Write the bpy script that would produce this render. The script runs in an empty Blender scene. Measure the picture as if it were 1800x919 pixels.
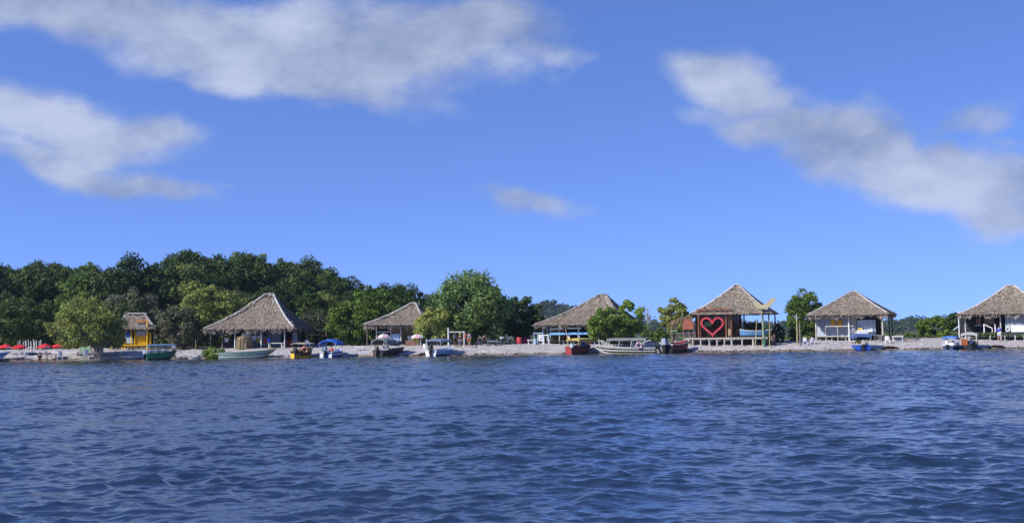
import bpy, math, random
import numpy as np
from mathutils import Vector, Matrix

R = math.radians
scene = bpy.context.scene
COL = scene.collection
random.seed(7)

# ---------------------------------------------------------------- camera
F = 2000.0                      # focal length in photo pixels (photo is 1800 x 919)
EYE = Vector((0.0, 0.0, 2.0))
PITCH, ROLL = math.atan(133.2 / F), -math.atan(23 / 1800.0)
cam_data = bpy.data.cameras.new('camera')
cam_data.sensor_fit = 'HORIZONTAL'; cam_data.sensor_width = 36.0
cam_data.lens = 36.0 * F / 1800.0
cam_data.clip_start = 0.1; cam_data.clip_end = 20000.0
cam = bpy.data.objects.new('camera', cam_data); COL.objects.link(cam)
CAM_R = Matrix.Rotation(R(90) + PITCH, 3, 'X') @ Matrix.Rotation(ROLL, 3, 'Z')
cam.matrix_world = Matrix.Translation(EYE) @ CAM_R.to_4x4()
scene.camera = cam

# ---------------------------------------------------------------- sky, sun, exposure
SUN_EL, SUN_AZ = R(34), R(240)              # azimuth clockwise from +Y
world = bpy.data.worlds.new('World'); scene.world = world; world.use_nodes = True
wt = world.node_tree; wn, wl = wt.nodes, wt.links
wn.clear()
def wnode(t, **kw):
    n = wn.new(t)
    for k, v in kw.items(): setattr(n, k, v)
    return n
def wmath(op, a, b=None, c=None, clamp=False):
    n = wnode('ShaderNodeMath', operation=op, use_clamp=clamp)
    for i, v in enumerate((a, b, c)):
        if v is None: continue
        if isinstance(v, (int, float)): n.inputs[i].default_value = v
        else: wl.new(v, n.inputs[i])
    return n.outputs[0]
geo = wnode('ShaderNodeTexCoord')
sep = wnode('ShaderNodeSeparateXYZ'); wl.new(geo.outputs['Generated'], sep.inputs[0])
DX, DY, DZ = sep.outputs
comb = wnode('ShaderNodeCombineXYZ')
wl.new(DX, comb.inputs[0]); wl.new(DY, comb.inputs[1])
wl.new(wmath('MULTIPLY_ADD', DZ, 1.6, 0.185), comb.inputs[2])   # the air near the horizon is clear here
nrm = wnode('ShaderNodeVectorMath', operation='NORMALIZE'); wl.new(comb.outputs[0], nrm.inputs[0])
sky = wnode('ShaderNodeTexSky', sky_type='NISHITA')
sky.sun_disc = False; sky.sun_elevation = SUN_EL; sky.sun_rotation = SUN_AZ
sky.air_density = 1.0; sky.dust_density = 0.15; sky.ozone_density = 4.0; sky.altitude = 0
wl.new(nrm.outputs[0], sky.inputs[0])
tint = wnode('ShaderNodeMix', data_type='RGBA', blend_type='MULTIPLY')
tint.inputs['Factor'].default_value = 1.0
wl.new(sky.outputs[0], tint.inputs[6]); tint.inputs[7].default_value = (0.94, 1.03, 1.50, 1)
# clouds: soft masses at their azimuth / elevation in the sky
az = wmath('DIVIDE', DX, wmath('MAXIMUM', DY, 0.05))
el = wmath('DIVIDE', DZ, wmath('MAXIMUM', DY, 0.05))
pc = wnode('ShaderNodeCombineXYZ'); wl.new(az, pc.inputs[0]); wl.new(el, pc.inputs[1])
def wnoise(scale, detail, rough, sy=1.0, vec=None, off=0.0):
    m = wnode('ShaderNodeMapping'); m.inputs['Scale'].default_value = (1, sy, 1); m.inputs['Location'].default_value = (off, off * .7, off)
    wl.new(vec or pc.outputs[0], m.inputs[0])
    n = wnode('ShaderNodeTexNoise'); n.inputs['Scale'].default_value = scale
    n.inputs['Detail'].default_value = detail; n.inputs['Roughness'].default_value = rough
    wl.new(m.outputs[0], n.inputs['Vector']); return n
warp = wnoise(9.0, 3.0, .5)
wsub = wnode('ShaderNodeVectorMath', operation='SUBTRACT'); wl.new(warp.outputs['Color'], wsub.inputs[0]); wsub.inputs[1].default_value = (.5, .5, .5)
wsc = wnode('ShaderNodeVectorMath', operation='MULTIPLY'); wl.new(wsub.outputs[0], wsc.inputs[0]); wsc.inputs[1].default_value = (.085, .06, 0)
wadd = wnode('ShaderNodeVectorMath', operation='ADD'); wl.new(pc.outputs[0], wadd.inputs[0]); wl.new(wsc.outputs[0], wadd.inputs[1])
def ellipse(px, py, a, b, ang, strength=1.0):
    a, b = a * 1.06, b * 1.16
    """soft ellipse centred where photo direction (px,py) points; a, b half axes in the same units"""
    m = wnode('ShaderNodeMapping', vector_type='TEXTURE')
    r = -ROLL
    x0, y0 = (px - 900) / F, (592.7 - py) / F
    x1, y1 = x0 * math.cos(r) - y0 * math.sin(r), x0 * math.sin(r) + y0 * math.cos(r)
    m.inputs['Location'].default_value = (x0, y0 - x0 * math.tan(-ROLL), 0)
    m.inputs['Rotation'].default_value = (0, 0, R(ang)); m.inputs['Scale'].default_value = (a / F, b / F, 1)
    wl.new(wadd.outputs[0], m.inputs[0])
    ln = wnode('ShaderNodeVectorMath', operation='LENGTH'); wl.new(m.outputs[0], ln.inputs[0])
    mr = wnode('ShaderNodeMapRange', interpolation_type='SMOOTHSTEP')
    mr.inputs['From Min'].default_value = 1.6; mr.inputs['From Max'].default_value = 0.2
    mr.inputs['To Min'].default_value = 0; mr.inputs['To Max'].default_value = strength
    wl.new(ln.outputs['Value'], mr.inputs['Value']); return mr.outputs[0]
CLOUDS = [  # px, py, half length, half height, tilt, strength
    (150, 0, 300, 55, -6, 1.0), (430, 65, 330, 75, -14, 1.0), (620, 60, 330, 80, -6, 1.0), (820, 50, 190, 55, 8, .95), (930, 70, 110, 36, -10, .7), (1000, 82, 70, 22, -8, .45),
    (480, 135, 190, 30, -8, .8), (640, 20, 260, 40, 0, .8), (860, 118, 30, 20, 0, .55), (570, 178, 26, 14, 0, .5),
    (90, 215, 250, 55, -14, .95), (250, 238, 150, 40, -4, .9), (30, 195, 170, 52, -10, .85), (100, 280, 220, 34, -14, .85), (240, 322, 125, 24, -14, .8), (380, 340, 60, 8, -8, .35),
    (935, 362, 110, 26, -9, .72), (860, 348, 45, 14, 0, .55), (1010, 372, 60, 16, -10, .5),
    (1290, 132, 100, 56, -20, 1.0), (1370, 165, 85, 34, -25, .7), (1310, 200, 140, 30, -8, .6), (1400, 222, 150, 40, -8, .85), (1520, 250, 125, 56, -10, .95),
    (1560, 300, 180, 60, -18, 1.0), (1680, 322, 160, 54, -14, 1.0), (1790, 325, 120, 60, -8, .95), (1775, 388, 105, 40, -6, .9), (1745, 208, 85, 36, 14, .62), (1690, 230, 90, 20, 20, .55), (1790, 255, 80, 18, 0, .6),
    (1600, 360, 50, 18, 0, .5),
]
dens = None
for e in CLOUDS:
    m = ellipse(*e)
    dens = m if dens is None else wmath('MAXIMUM', dens, m)
fb = wnoise(14.0, 9.0, .6, 1.4, None, 3.1)
fb2 = wnoise(6.0, 5.0, .5, 2.2, None, 8.3)
cov = wmath('ADD', dens, wmath('MULTIPLY', wmath('SUBTRACT', fb.outputs['Fac'], .5), .95))
cmr = wnode('ShaderNodeMapRange', interpolation_type='SMOOTHSTEP')
cmr.inputs['From Min'].default_value = .2; cmr.inputs['From Max'].default_value = .9
wl.new(cov, cmr.inputs['Value'])
calpha = wmath('MULTIPLY', cmr.outputs[0], wmath('MULTIPLY', wmath('GREATER_THAN', DY, 0.06), .9))
cramp = wnode('ShaderNodeValToRGB')
cramp.color_ramp.elements[0].position = .37; cramp.color_ramp.elements[0].color = (1.6, 2.05, 3.3, 1)
cramp.color_ramp.elements[1].position = .61; cramp.color_ramp.elements[1].color = (3.5, 3.95, 5.15, 1)
wl.new(wmath('ADD', wmath('MULTIPLY', fb2.outputs['Fac'], .55), wmath('MULTIPLY', fb.outputs['Fac'], .45)), cramp.inputs[0])
cmix = wnode('ShaderNodeMix', data_type='RGBA')
wl.new(calpha, cmix.inputs['Factor']); wl.new(tint.outputs[2], cmix.inputs[6]); wl.new(cramp.outputs[0], cmix.inputs[7])
bg = wnode('ShaderNodeBackground'); bg.inputs['Strength'].default_value = 0.118
wl.new(cmix.outputs[2], bg.inputs[0])
wout = wnode('ShaderNodeOutputWorld'); wl.new(bg.outputs[0], wout.inputs[0])

sun_data = bpy.data.lights.new('sun', 'SUN'); sun_data.energy = 4.8; sun_data.angle = R(0.53); sun_data.color = (1.0, 0.95, 0.89)
sun = bpy.data.objects.new('sun', sun_data); COL.objects.link(sun)
sdir = Vector((math.sin(SUN_AZ) * math.cos(SUN_EL), math.cos(SUN_AZ) * math.cos(SUN_EL), math.sin(SUN_EL)))
sun.rotation_euler = sdir.to_track_quat('Z', 'Y').to_euler()
vs = scene.view_settings
vs.view_transform = 'Standard'; vs.look = 'None'; vs.gamma = 1.0; vs.use_curve_mapping = False
vs.exposure = 0.42
scene.cycles.use_denoising = True
scene.cycles.max_bounces = 6; scene.cycles.transparent_max_bounces = 6; scene.cycles.volume_bounces = 0

# ---------------------------------------------------------------- helpers: picture -> world
def ray(px, py):
    return CAM_R @ Vector(((px - 900) / F, -(py - 459.5) / F, -1.0))
def at(px, py, Y):
    d = ray(px, py); return EYE + d * (Y / d.y)
def yw(x):                                   # depth of the waterline
    return 130 + .45 * np.sin(x * .13) + .3 * np.sin(x * .31 + 1) + .12 * np.sin(x * .9)
RIDGE_X = [-140, -98, -90, -82, -74, -66, -56, -48, -40, -30, -22, -16, -8, 10]
RIDGE_H = [3.8, 3.8, 3.8, 4.8, 4.4, 4.8, 6.3, 5.6, 4.4, 2.6, 1.2, .3, 0, 0]
def gz(x, y):                                # ground height
    x = np.asarray(x, float); y = np.asarray(y, float)
    d = y - yw(x)
    z = np.where(d > 0, 1.25 * (1 - np.exp(-np.maximum(d, 0) / 5.0)), np.maximum(.16 * d, -2.5))
    h = np.interp(x * 205 / np.maximum(y, 60), RIDGE_X, RIDGE_H)
    t = np.clip((y - 151) / 55.0, 0, 1); t = t * t * (3 - 2 * t)
    z = z + h * t * np.clip((700 - y) / 350.0, 0, 1)
    t2 = np.clip((y - 900) / 480.0, 0, 1); t2 = t2 * t2 * (3 - 2 * t2)
    z = z + t2 * (10 + 5.0 * np.sin(x / 130.0 + 2.0) + 2.5 * np.sin(x / 52.0))
    z = z + 20 * np.exp(-((x - 36) / 42.0) ** 2 - ((y - 1010) / 70.0) ** 2)
    dune = .05 * np.sin(x * 1.3 + y * .6) * np.sin(y * 1.1 - x * .35) + .03 * np.sin(x * 3.1) * np.sin(y * 2.3)
    return z + dune * np.clip(d / 2, 0, 1)
def gp(px, py):
    """where the ray through a photo pixel meets the ground"""
    d = ray(px, py); d = d / d.y
    prev = 120.0
    for Y in np.arange(120, 175, .1):
        p = EYE + d * Y
        if p.z <= max(float(gz(p.x, Y)), 0.0): return Vector((p.x, Y, max(float(gz(p.x, Y)), 0.0)))
    p = EYE + d * 150
    return Vector((p.x, 150, float(gz(p.x, 150))))
def ground(px, Y, py=600):
    p = at(px, py, Y); return Vector((p.x, Y, float(gz(p.x, Y))))

# ---------------------------------------------------------------- helpers: materials
MATS = {}
def mat(name, color, rough=.75, var=.18, scale=4.0, spec=.3, bump=0.0, stretch=(1, 1, 1), metal=0.0, island=0.0, translucent=0.0, color2=None, obj_random=0.0):
    if name in MATS: return MATS[name]
    m = bpy.data.materials.new(name); m.use_nodes = True
    nt = m.node_tree; n, l = nt.nodes, nt.links
    b = n['Principled BSDF']; out = n['Material Output']
    tc = n.new('ShaderNodeTexCoord'); mp = n.new('ShaderNodeMapping'); mp.inputs['Scale'].default_value = stretch
    l.new(tc.outputs['Object'], mp.inputs[0])
    nz = n.new('ShaderNodeTexNoise'); nz.inputs['Scale'].default_value = scale; nz.inputs['Detail'].default_value = 5; nz.inputs['Roughness'].default_value = .65
    l.new(mp.outputs[0], nz.inputs['Vector'])
    fac = nz.outputs['Fac']
    if island:
        g = n.new('ShaderNodeNewGeometry')
        mx = n.new('ShaderNodeMix'); mx.inputs['Factor'].default_value = island
        l.new(fac, mx.inputs[2]); l.new(g.outputs['Random Per Island'], mx.inputs[3]); fac = mx.outputs[0]
    if obj_random:
        oi = n.new('ShaderNodeObjectInfo')
        ma = n.new('ShaderNodeMath'); ma.operation = 'MULTIPLY_ADD'; l.new(oi.outputs['Random'], ma.inputs[0]); ma.inputs[1].default_value = obj_random; ma.inputs[2].default_value = -obj_random / 2
        mb = n.new('ShaderNodeMath'); mb.operation = 'ADD'; l.new(fac, mb.inputs[0]); l.new(ma.outputs[0], mb.inputs[1]); fac = mb.outputs[0]
    rp = n.new('ShaderNodeValToRGB')
    c = Vector(color)
    lo, hi = c * (1 - var * 1.6), c * (1 + var * 1.6)
    if color2 is not None: lo, hi = c, Vector(color2)
    rp.color_ramp.elements[0].position = .25; rp.color_ramp.elements[0].color = (*[max(0, v) for v in lo], 1)
    rp.color_ramp.elements[1].position = .75; rp.color_ramp.elements[1].color = (*[min(1, v) for v in hi], 1)
    l.new(fac, rp.inputs[0]); l.new(rp.outputs[0], b.inputs['Base Color'])
    b.inputs['Roughness'].default_value = rough; b.inputs['Specular IOR Level'].default_value = spec; b.inputs['Metallic'].default_value = metal
    if bump:
        bp = n.new('ShaderNodeBump'); bp.inputs['Strength'].default_value = bump; bp.inputs['Distance'].default_value = .05
        l.new(nz.outputs['Fac'], bp.inputs['Height']); l.new(bp.outputs[0], b.inputs['Normal'])
    if translucent:
        tr = n.new('ShaderNodeBsdfTranslucent'); l.new(rp.outputs[0], tr.inputs[0])
        ms = n.new('ShaderNodeMixShader'); ms.inputs[0].default_value = translucent
        l.new(b.outputs[0], ms.inputs[1]); l.new(tr.outputs[0], ms.inputs[2]); l.new(ms.outputs[0], out.inputs[0])
    MATS[name] = m; return m

# ---------------------------------------------------------------- helpers: mesh building
class MB:
    def __init__(s): s.v, s.f, s.mi, s.cur = [], [], [], 0
    def add(s, vs, fs):
        o = len(s.v); s.v += [tuple(v) for v in vs]
        for f in fs: s.f.append(tuple(i + o for i in f)); s.mi.append(s.cur)
        return s
    def box(s, x0, x1, y0, y1, z0, z1):
        v = [(x, y, z) for z in (z0, z1) for y in (y0, y1) for x in (x0, x1)]
        return s.add(v, [(0, 2, 3, 1), (4, 5, 7, 6), (0, 1, 5, 4), (2, 6, 7, 3), (0, 4, 6, 2), (1, 3, 7, 5)])
    def hexa(s, p):                      # 8 points: bottom 4 (ccw), top 4
        return s.add(p, [(3, 2, 1, 0), (4, 5, 6, 7), (0, 1, 5, 4), (1, 2, 6, 5), (2, 3, 7, 6), (3, 0, 4, 7)])
    def bar(s, a, b, w, h=None, up=(0, 0, 1)):
        a, b = Vector(a), Vector(b); h = h or w
        d = (b - a).normalized(); u = Vector(up)
        if abs(d.dot(u)) > .98: u = Vector((0, 1, 0))
        r = d.cross(u).normalized(); u = r.cross(d).normalized()
        q = [(-w / 2, -h / 2), (w / 2, -h / 2), (w / 2, h / 2), (-w / 2, h / 2)]
        vs = [e + r * i + u * j for e in (a, b) for i, j in q]
        return s.add(vs, [(0, 1, 2, 3), (7, 6, 5, 4), (0, 4, 5, 1), (1, 5, 6, 2), (2, 6, 7, 3), (3, 7, 4, 0)])
    def tube(s, pts, radii, n=8, cap=True, closed=False):
        pts = [Vector(p) for p in pts]
        if not hasattr(radii, '__len__'): radii = [radii] * len(pts)
        vs, fs = [], []
        m = len(pts)
        for i, p in enumerate(pts):
            if closed: d = pts[(i + 1) % m] - pts[i - 1]
            else: d = pts[min(i + 1, m - 1)] - pts[max(i - 1, 0)]
            d.normalize(); u = Vector((0, 0, 1)) if abs(d.z) < .9 else Vector((0, 1, 0))
            r = d.cross(u).normalized(); u = r.cross(d)
            for k in range(n):
                t = 2 * math.pi * k / n; vs.append(p + (r * math.cos(t) + u * math.sin(t)) * radii[i])
        for i in range(m if closed else m - 1):
            for k in range(n):
                a, b = i * n + k, i * n + (k + 1) % n
                j = (i + 1) % m
                fs.append((a, b, j * n + (k + 1) % n, j * n + k))
        if cap and not closed: fs += [tuple(range(n))[::-1], tuple(range((m - 1) * n, m * n))]
        return s.add(vs, fs)
    def lathe(s, prof, c=(0, 0, 0), n=16, a0=0, mats=None):
        vs, fs = [], []
        for r, z in prof:
            for k in range(n):
                t = 2 * math.pi * k / n + a0; vs.append((c[0] + r * math.cos(t), c[1] + r * math.sin(t), c[2] + z))
        o = len(s.v); s.v += vs
        for i in range(len(prof) - 1):
            for k in range(n):
                s.f.append(tuple(o + q for q in (i * n + k, i * n + (k + 1) % n, (i + 1) * n + (k + 1) % n, (i + 1) * n + k)))
                s.mi.append(mats[k % len(mats)] if mats else s.cur)
        return s
    def grid(s, P):                      # P: rows of points
        n, m = len(P), len(P[0]); vs = [p for r in P for p in r]
        return s.add(vs, [(i * m + j, i * m + j + 1, (i + 1) * m + j + 1, (i + 1) * m + j) for i in range(n - 1) for j in range(m - 1)])
    def ball(s, c, rx, ry=None, rz=None, n=10, m=7):
        ry = ry or rx; rz = rz or rx
        vs, fs = [(c[0], c[1], c[2] - rz)], []
        for i in range(1, m):
            p = -math.pi / 2 + math.pi * i / m
            for k in range(n):
                t = 2 * math.pi * k / n
                vs.append((c[0] + rx * math.cos(p) * math.cos(t), c[1] + ry * math.cos(p) * math.sin(t), c[2] + rz * math.sin(p)))
        vs.append((c[0], c[1], c[2] + rz)); e = len(vs) - 1
        for k in range(n):
            fs.append((0, 1 + (k + 1) % n, 1 + k)); fs.append((e, e - n + k, e - n + (k + 1) % n))
        for i in range(m - 2):
            for k in range(n):
                a = 1 + i * n; fs.append((a + k, a + (k + 1) % n, a + n + (k + 1) % n, a + n + k))
        return s.add(vs, fs)
    def prism(s, outline, d):            # outline: 3-D points of one side, d: extrusion vector
        a = [Vector(p) for p in outline]; n = len(a); d = Vector(d)
        return s.add(a + [p + d for p in a], [tuple(range(n)), tuple(range(2 * n - 1, n - 1, -1))] + [(i, i + n, (i + 1) % n + n, (i + 1) % n) for i in range(n)])
    def mesh(s, name, mats, origin=(0, 0, 0), smooth=False):
        me = bpy.data.meshes.new(name)
        o = Vector(origin)
        me.from_pydata([tuple(Vector(v) - o) for v in s.v], [], s.f)
        for m in (mats if isinstance(mats, (list, tuple)) else [mats]): me.materials.append(m)
        if any(s.mi): me.polygons.foreach_set('material_index', s.mi)
        if smooth: me.polygons.foreach_set('use_smooth', [True] * len(me.polygons))
        me.update(); return me

def tag(o, label=None, cat=None, group=None, kind=None):
    for k, v in (('label', label), ('category', cat), ('group', group), ('kind', kind)):
        if v: o[k] = v
    return o
def root_of(o):
    while o.parent: o = o.parent
    return o
def thing(name, label, cat, loc, group=None, rz=0.0):
    o = bpy.data.objects.new(name, None); COL.objects.link(o)
    o.location = loc; o.rotation_euler = (0, 0, rz); o.empty_display_size = .2
    return tag(o, label, cat, group)
def part(name, mb, m, parent=None, smooth=False, local=False):
    """mb in world coordinates (or in the thing's own when local)"""
    org = (0, 0, 0)
    if parent is not None and not local: org = root_of(parent).location
    o = bpy.data.objects.new(name, mb.mesh(name, m, org, smooth) if isinstance(mb, MB) else mb); COL.objects.link(o)
    if parent is not None: o.parent = parent
    return o
def solo(name, mb, m, label, cat, group=None, smooth=False):
    """a thing that is one mesh; origin at its base centre"""
    v = np.array([tuple(p) for p in mb.v]); c = (v.min(0) + v.max(0)) / 2; c[2] = v[:, 2].min()
    o = bpy.data.objects.new(name, mb.mesh(name, m, c, smooth)); COL.objects.link(o); o.location = c
    return tag(o, label, cat, group)
def dup(o, loc=None, rz=None, label=None, scale=None, parent=None):
    c = o.copy(); COL.objects.link(c)
    if parent is not None: c.parent = parent
    for ch in list(o.children): dup(ch, parent=c)
    if loc is not None: c.location = loc
    if rz is not None: c.rotation_euler = (0, 0, rz)
    if scale is not None: c.scale = scale if hasattr(scale, '__len__') else (scale,) * 3
    if label: c['label'] = label
    return c
def np_mesh(name, V, Fq, m, smooth=True):
    me = bpy.data.meshes.new(name)
    me.vertices.add(len(V)); me.vertices.foreach_set('co', np.asarray(V, np.float32).ravel())
    Fq = np.asarray(Fq, np.int32); k = Fq.shape[1]
    me.loops.add(Fq.size); me.loops.foreach_set('vertex_index', Fq.ravel())
    me.polygons.add(len(Fq)); me.polygons.foreach_set('loop_start', np.arange(0, Fq.size, k, dtype=np.int32))
    me.polygons.foreach_set('loop_total', np.full(len(Fq), k, np.int32))
    me.polygons.foreach_set('use_smooth', np.full(len(Fq), smooth))
    me.materials.append(m); me.update(calc_edges=True); me.validate(); return me
def grid_faces(n, m):
    i, j = np.meshgrid(np.arange(n - 1), np.arange(m - 1), indexing='ij'); a = (i * m + j).ravel()
    return np.stack([a, a + 1, a + m + 1, a + m], 1)
def structure(name, me, kind='structure'):
    o = bpy.data.objects.new(name, me); COL.objects.link(o); o['kind'] = kind; return o

# ---------------------------------------------------------------- ground
def ground_material():
    m = bpy.data.materials.new('sand_and_soil'); m.use_nodes = True
    nt = m.node_tree; n, l = nt.nodes, nt.links; b = n['Principled BSDF']
    g = n.new('ShaderNodeNewGeometry'); sp = n.new('ShaderNodeSeparateXYZ'); l.new(g.outputs['Position'], sp.inputs[0])
    def noise(sc, det=5, rough=.6):
        q = n.new('ShaderNodeTexNoise'); q.inputs['Scale'].default_value = sc; q.inputs['Detail'].default_value = det; q.inputs['Roughness'].default_value = rough
        l.new(g.outputs['Position'], q.inputs['Vector']); return q.outputs['Fac']
    def ramp(f, p0, c0, p1, c1):
        r = n.new('ShaderNodeValToRGB'); e = r.color_ramp.elements
        e[0].position = p0; e[0].color = (*c0, 1); e[1].position = p1; e[1].color = (*c1, 1); l.new(f, r.inputs[0]); return r.outputs[0]
    def mrange(f, a, b_, ):
        r = n.new('ShaderNodeMapRange'); r.inputs['From Min'].default_value = a; r.inputs['From Max'].default_value = b_; l.new(f, r.inputs['Value']); return r.outputs[0]
    def mix(f, a, c):
        x = n.new('ShaderNodeMix'); x.data_type = 'RGBA'; l.new(f, x.inputs['Factor'])
        for v, k in ((a, 6), (c, 7)):
            if isinstance(v, tuple): x.inputs[k].default_value = (*v, 1)
            else: l.new(v, x.inputs[k])
        return x.outputs[2]
    fine = noise(3.2, 6, .75)
    sand = mix(ramp(noise(11, 3, .6), .42, (0, 0, 0), .58, (1, 1, 1)), ramp(fine, .38, (.16, .148, .14), .60, (.47, .435, .415)), ramp(fine, .34, (.28, .26, .248), .6, (.51, .475, .452)))
    ma = n.new('ShaderNodeMath'); ma.operation = 'MULTIPLY_ADD'; l.new(noise(.55, 4), ma.inputs[0]); ma.inputs[1].default_value = .5; l.new(sp.outputs['Z'], ma.inputs[2])
    wet = mrange(ma.outputs[0], .50, .30)                     # damp sand and washed-up weed along the water
    c = mix(wet, sand, (.13, .105, .075))
    soil = ramp(noise(.6, 6), .35, (.05, .055, .025), .65, (.14, .12, .075))
    back = mrange(sp.outputs['Y'], 143, 152)
    c = mix(back, c, soil)
    l.new(c, b.inputs['Base Color']); b.inputs['Roughness'].default_value = .95; b.inputs['Specular IOR Level'].default_value = .15
    bp = n.new('ShaderNodeBump'); bp.inputs['Strength'].default_value = .9; bp.inputs['Distance'].default_value = .12
    l.new(noise(2.6, 5, .7), bp.inputs['Height']); l.new(bp.outputs[0], b.inputs['Normal'])
    return m
gx = np.concatenate([np.linspace(-2200, -110, 60), np.linspace(-108, 100, 700), np.linspace(102, 2200, 90)])
gy = np.concatenate([np.linspace(112, 127, 12), np.linspace(127.2, 146, 150), np.linspace(146.6, 230, 110), np.linspace(235, 2200, 140)])
GX, GY = np.meshgrid(gx, gy)
GZ = gz(GX, GY) + .03 * np.random.default_rng(2).standard_normal(GX.shape) * (GY > yw(GX) + .8)
structure('ground', np_mesh('ground', np.stack([GX, GY, GZ], -1).reshape(-1, 3), grid_faces(*GX.shape), ground_material()))

# ---------------------------------------------------------------- water
def water_material():
    m = bpy.data.materials.new('river_water'); m.use_nodes = True
    nt = m.node_tree; n, l = nt.nodes, nt.links; b = n['Principled BSDF']
    g = n.new('ShaderNodeNewGeometry'); sp = n.new('ShaderNodeSeparateXYZ'); l.new(g.outputs['Position'], sp.inputs[0])
    q = n.new('ShaderNodeTexNoise'); q.inputs['Scale'].default_value = .25; q.inputs['Detail'].default_value = 3; l.new(g.outputs['Position'], q.inputs['Vector'])
    a = n.new('ShaderNodeMath'); a.operation = 'MULTIPLY_ADD'; l.new(q.outputs['Fac'], a.inputs[0]); a.inputs[1].default_value = 2.0; l.new(sp.outputs['Y'], a.inputs[2])
    mr = n.new('ShaderNodeMapRange'); mr.inputs['From Min'].default_value = 127.5; mr.inputs['From Max'].default_value = 131.0; l.new(a.outputs[0], mr.inputs['Value'])
    x = n.new('ShaderNodeMix'); x.data_type = 'RGBA'; l.new(mr.outputs[0], x.inputs['Factor'])
    x.inputs[6].default_value = (.010, .021, .040, 1); x.inputs[7].default_value = (.10, .095, .06, 1)   # clear shallows over sand
    l.new(x.outputs[2], b.inputs['Base Color'])
    b.inputs['Roughness'].default_value = .04; b.inputs['IOR'].default_value = 1.45; b.inputs['Specular IOR Level'].default_value = 1.0
    mp = n.new('ShaderNodeMapping'); mp.inputs['Scale'].default_value = (.55, 1.0, 1); l.new(g.outputs['Position'], mp.inputs[0])
    hs = None
    for sc, wgt in ((5.5, 1.0), (14.0, .4)):
        z = n.new('ShaderNodeTexNoise'); z.inputs['Scale'].default_value = sc; z.inputs['Detail'].default_value = 3; z.inputs['Roughness'].default_value = .55
        l.new(mp.outputs[0], z.inputs['Vector'])
        k = n.new('ShaderNodeMath'); k.operation = 'MULTIPLY'; l.new(z.outputs['Fac'], k.inputs[0]); k.inputs[1].default_value = wgt
        if hs is None: hs = k.outputs[0]
        else:
            s = n.new('ShaderNodeMath'); s.operation = 'ADD'; l.new(hs, s.inputs[0]); l.new(k.outputs[0], s.inputs[1]); hs = s.outputs[0]
    bp = n.new('ShaderNodeBump'); bp.inputs['Strength'].default_value = .8; bp.inputs['Distance'].default_value = .045
    sm = n.new('ShaderNodeMapRange'); sm.inputs['From Min'].default_value = 25; sm.inputs['From Max'].default_value = 120
    sm.inputs['To Min'].default_value = .3; sm.inputs['To Max'].default_value = .2; l.new(sp.outputs['Y'], sm.inputs['Value']); l.new(sm.outputs[0], bp.inputs['Strength'])   # sheltered, calmer towards the beach
    l.new(hs, bp.inputs['Height']); l.new(bp.outputs[0], b.inputs['Normal'])
    return m
def build_water():
    rng = np.random.default_rng(11)
    ys = [5.0]
    while ys[-1] < 133.5: ys.append(ys[-1] + .014 + .1 * ys[-1] / 134)
    ys = np.array(ys, np.float32); dy = np.gradient(ys)
    k = np.linspace(-.6, .6, 900, dtype=np.float32)
    Y, K = np.meshgrid(ys, k, indexing='ij'); X = Y * K
    Z = np.zeros_like(X); OX = np.zeros_like(X); OY = np.zeros_like(X)
    nw = 120
    lam = np.exp(np.linspace(math.log(.09), math.log(2.5), nw) + rng.normal(0, .02, nw))
    gust = .88 + .22 * np.sin(X * .11 + Y * .045 + .6) * np.sin(Y * .07 - X * .03 + 1.1) + .12 * np.sin(X * .31 - Y * .17)
    gust += .34 * np.sin(X * 1.05 + .5 * Y + 2 * np.sin(Y * .31)) * np.sin(Y * .83 - .37 * X + 1.5 * np.sin(X * .27)); gust = np.clip(gust, .4, 1.7)
    for i in range(nw):
        L = lam[i]
        sig = 30 + 32 * math.exp(-L / 1.0)
        th = math.radians(rng.normal(-99, sig))
        dx, dyy = math.cos(th), math.sin(th); kk = 2 * math.pi / L
        s = .029 * (1 if L < .75 else (.75 / L) ** .9) * (1 if L > .33 else (L / .33) ** .6)
        A = s / kk
        w = np.clip((L / dy - 2.2) / 2.5, 0, 1)[:, None]
        ph = kk * (dx * X + dyy * Y) + rng.uniform(0, 6.283)
        c = np.cos(ph); sn = np.sin(ph)
        Z += A * w * c; OX -= dx * A * w * sn * .9; OY -= dyy * A * w * sn * .9
    calm = np.clip((yw(X) + .5 - Y) / 7, .06, 1)
    Z *= calm * gust; OX *= calm * gust; OY *= calm * gust
    V = np.stack([X + OX, Y + OY, Z], -1).reshape(-1, 3)
    Fq = grid_faces(*X.shape)
    n0 = len(V)
    ext = np.array([[-3.1, 5, -.1], [-2500, -500, -.1], [-2500, 133.5, -.02], [-.6 * 133.5, 133.5, -.02], [3.1, 5, -.1], [2500, -500, -.1], [2500, 133.5, -.02], [.6 * 133.5, 133.5, -.02]])
    V = np.concatenate([V, ext])
    Fq = np.concatenate([Fq, [[n0 + 1, n0, n0 + 3, n0 + 2], [n0 + 4, n0 + 5, n0 + 6, n0 + 7], [n0 + 1, n0 + 5, n0 + 4, n0]]])
    structure('water', np_mesh('water', V, Fq, water_material()))
build_water()
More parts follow.
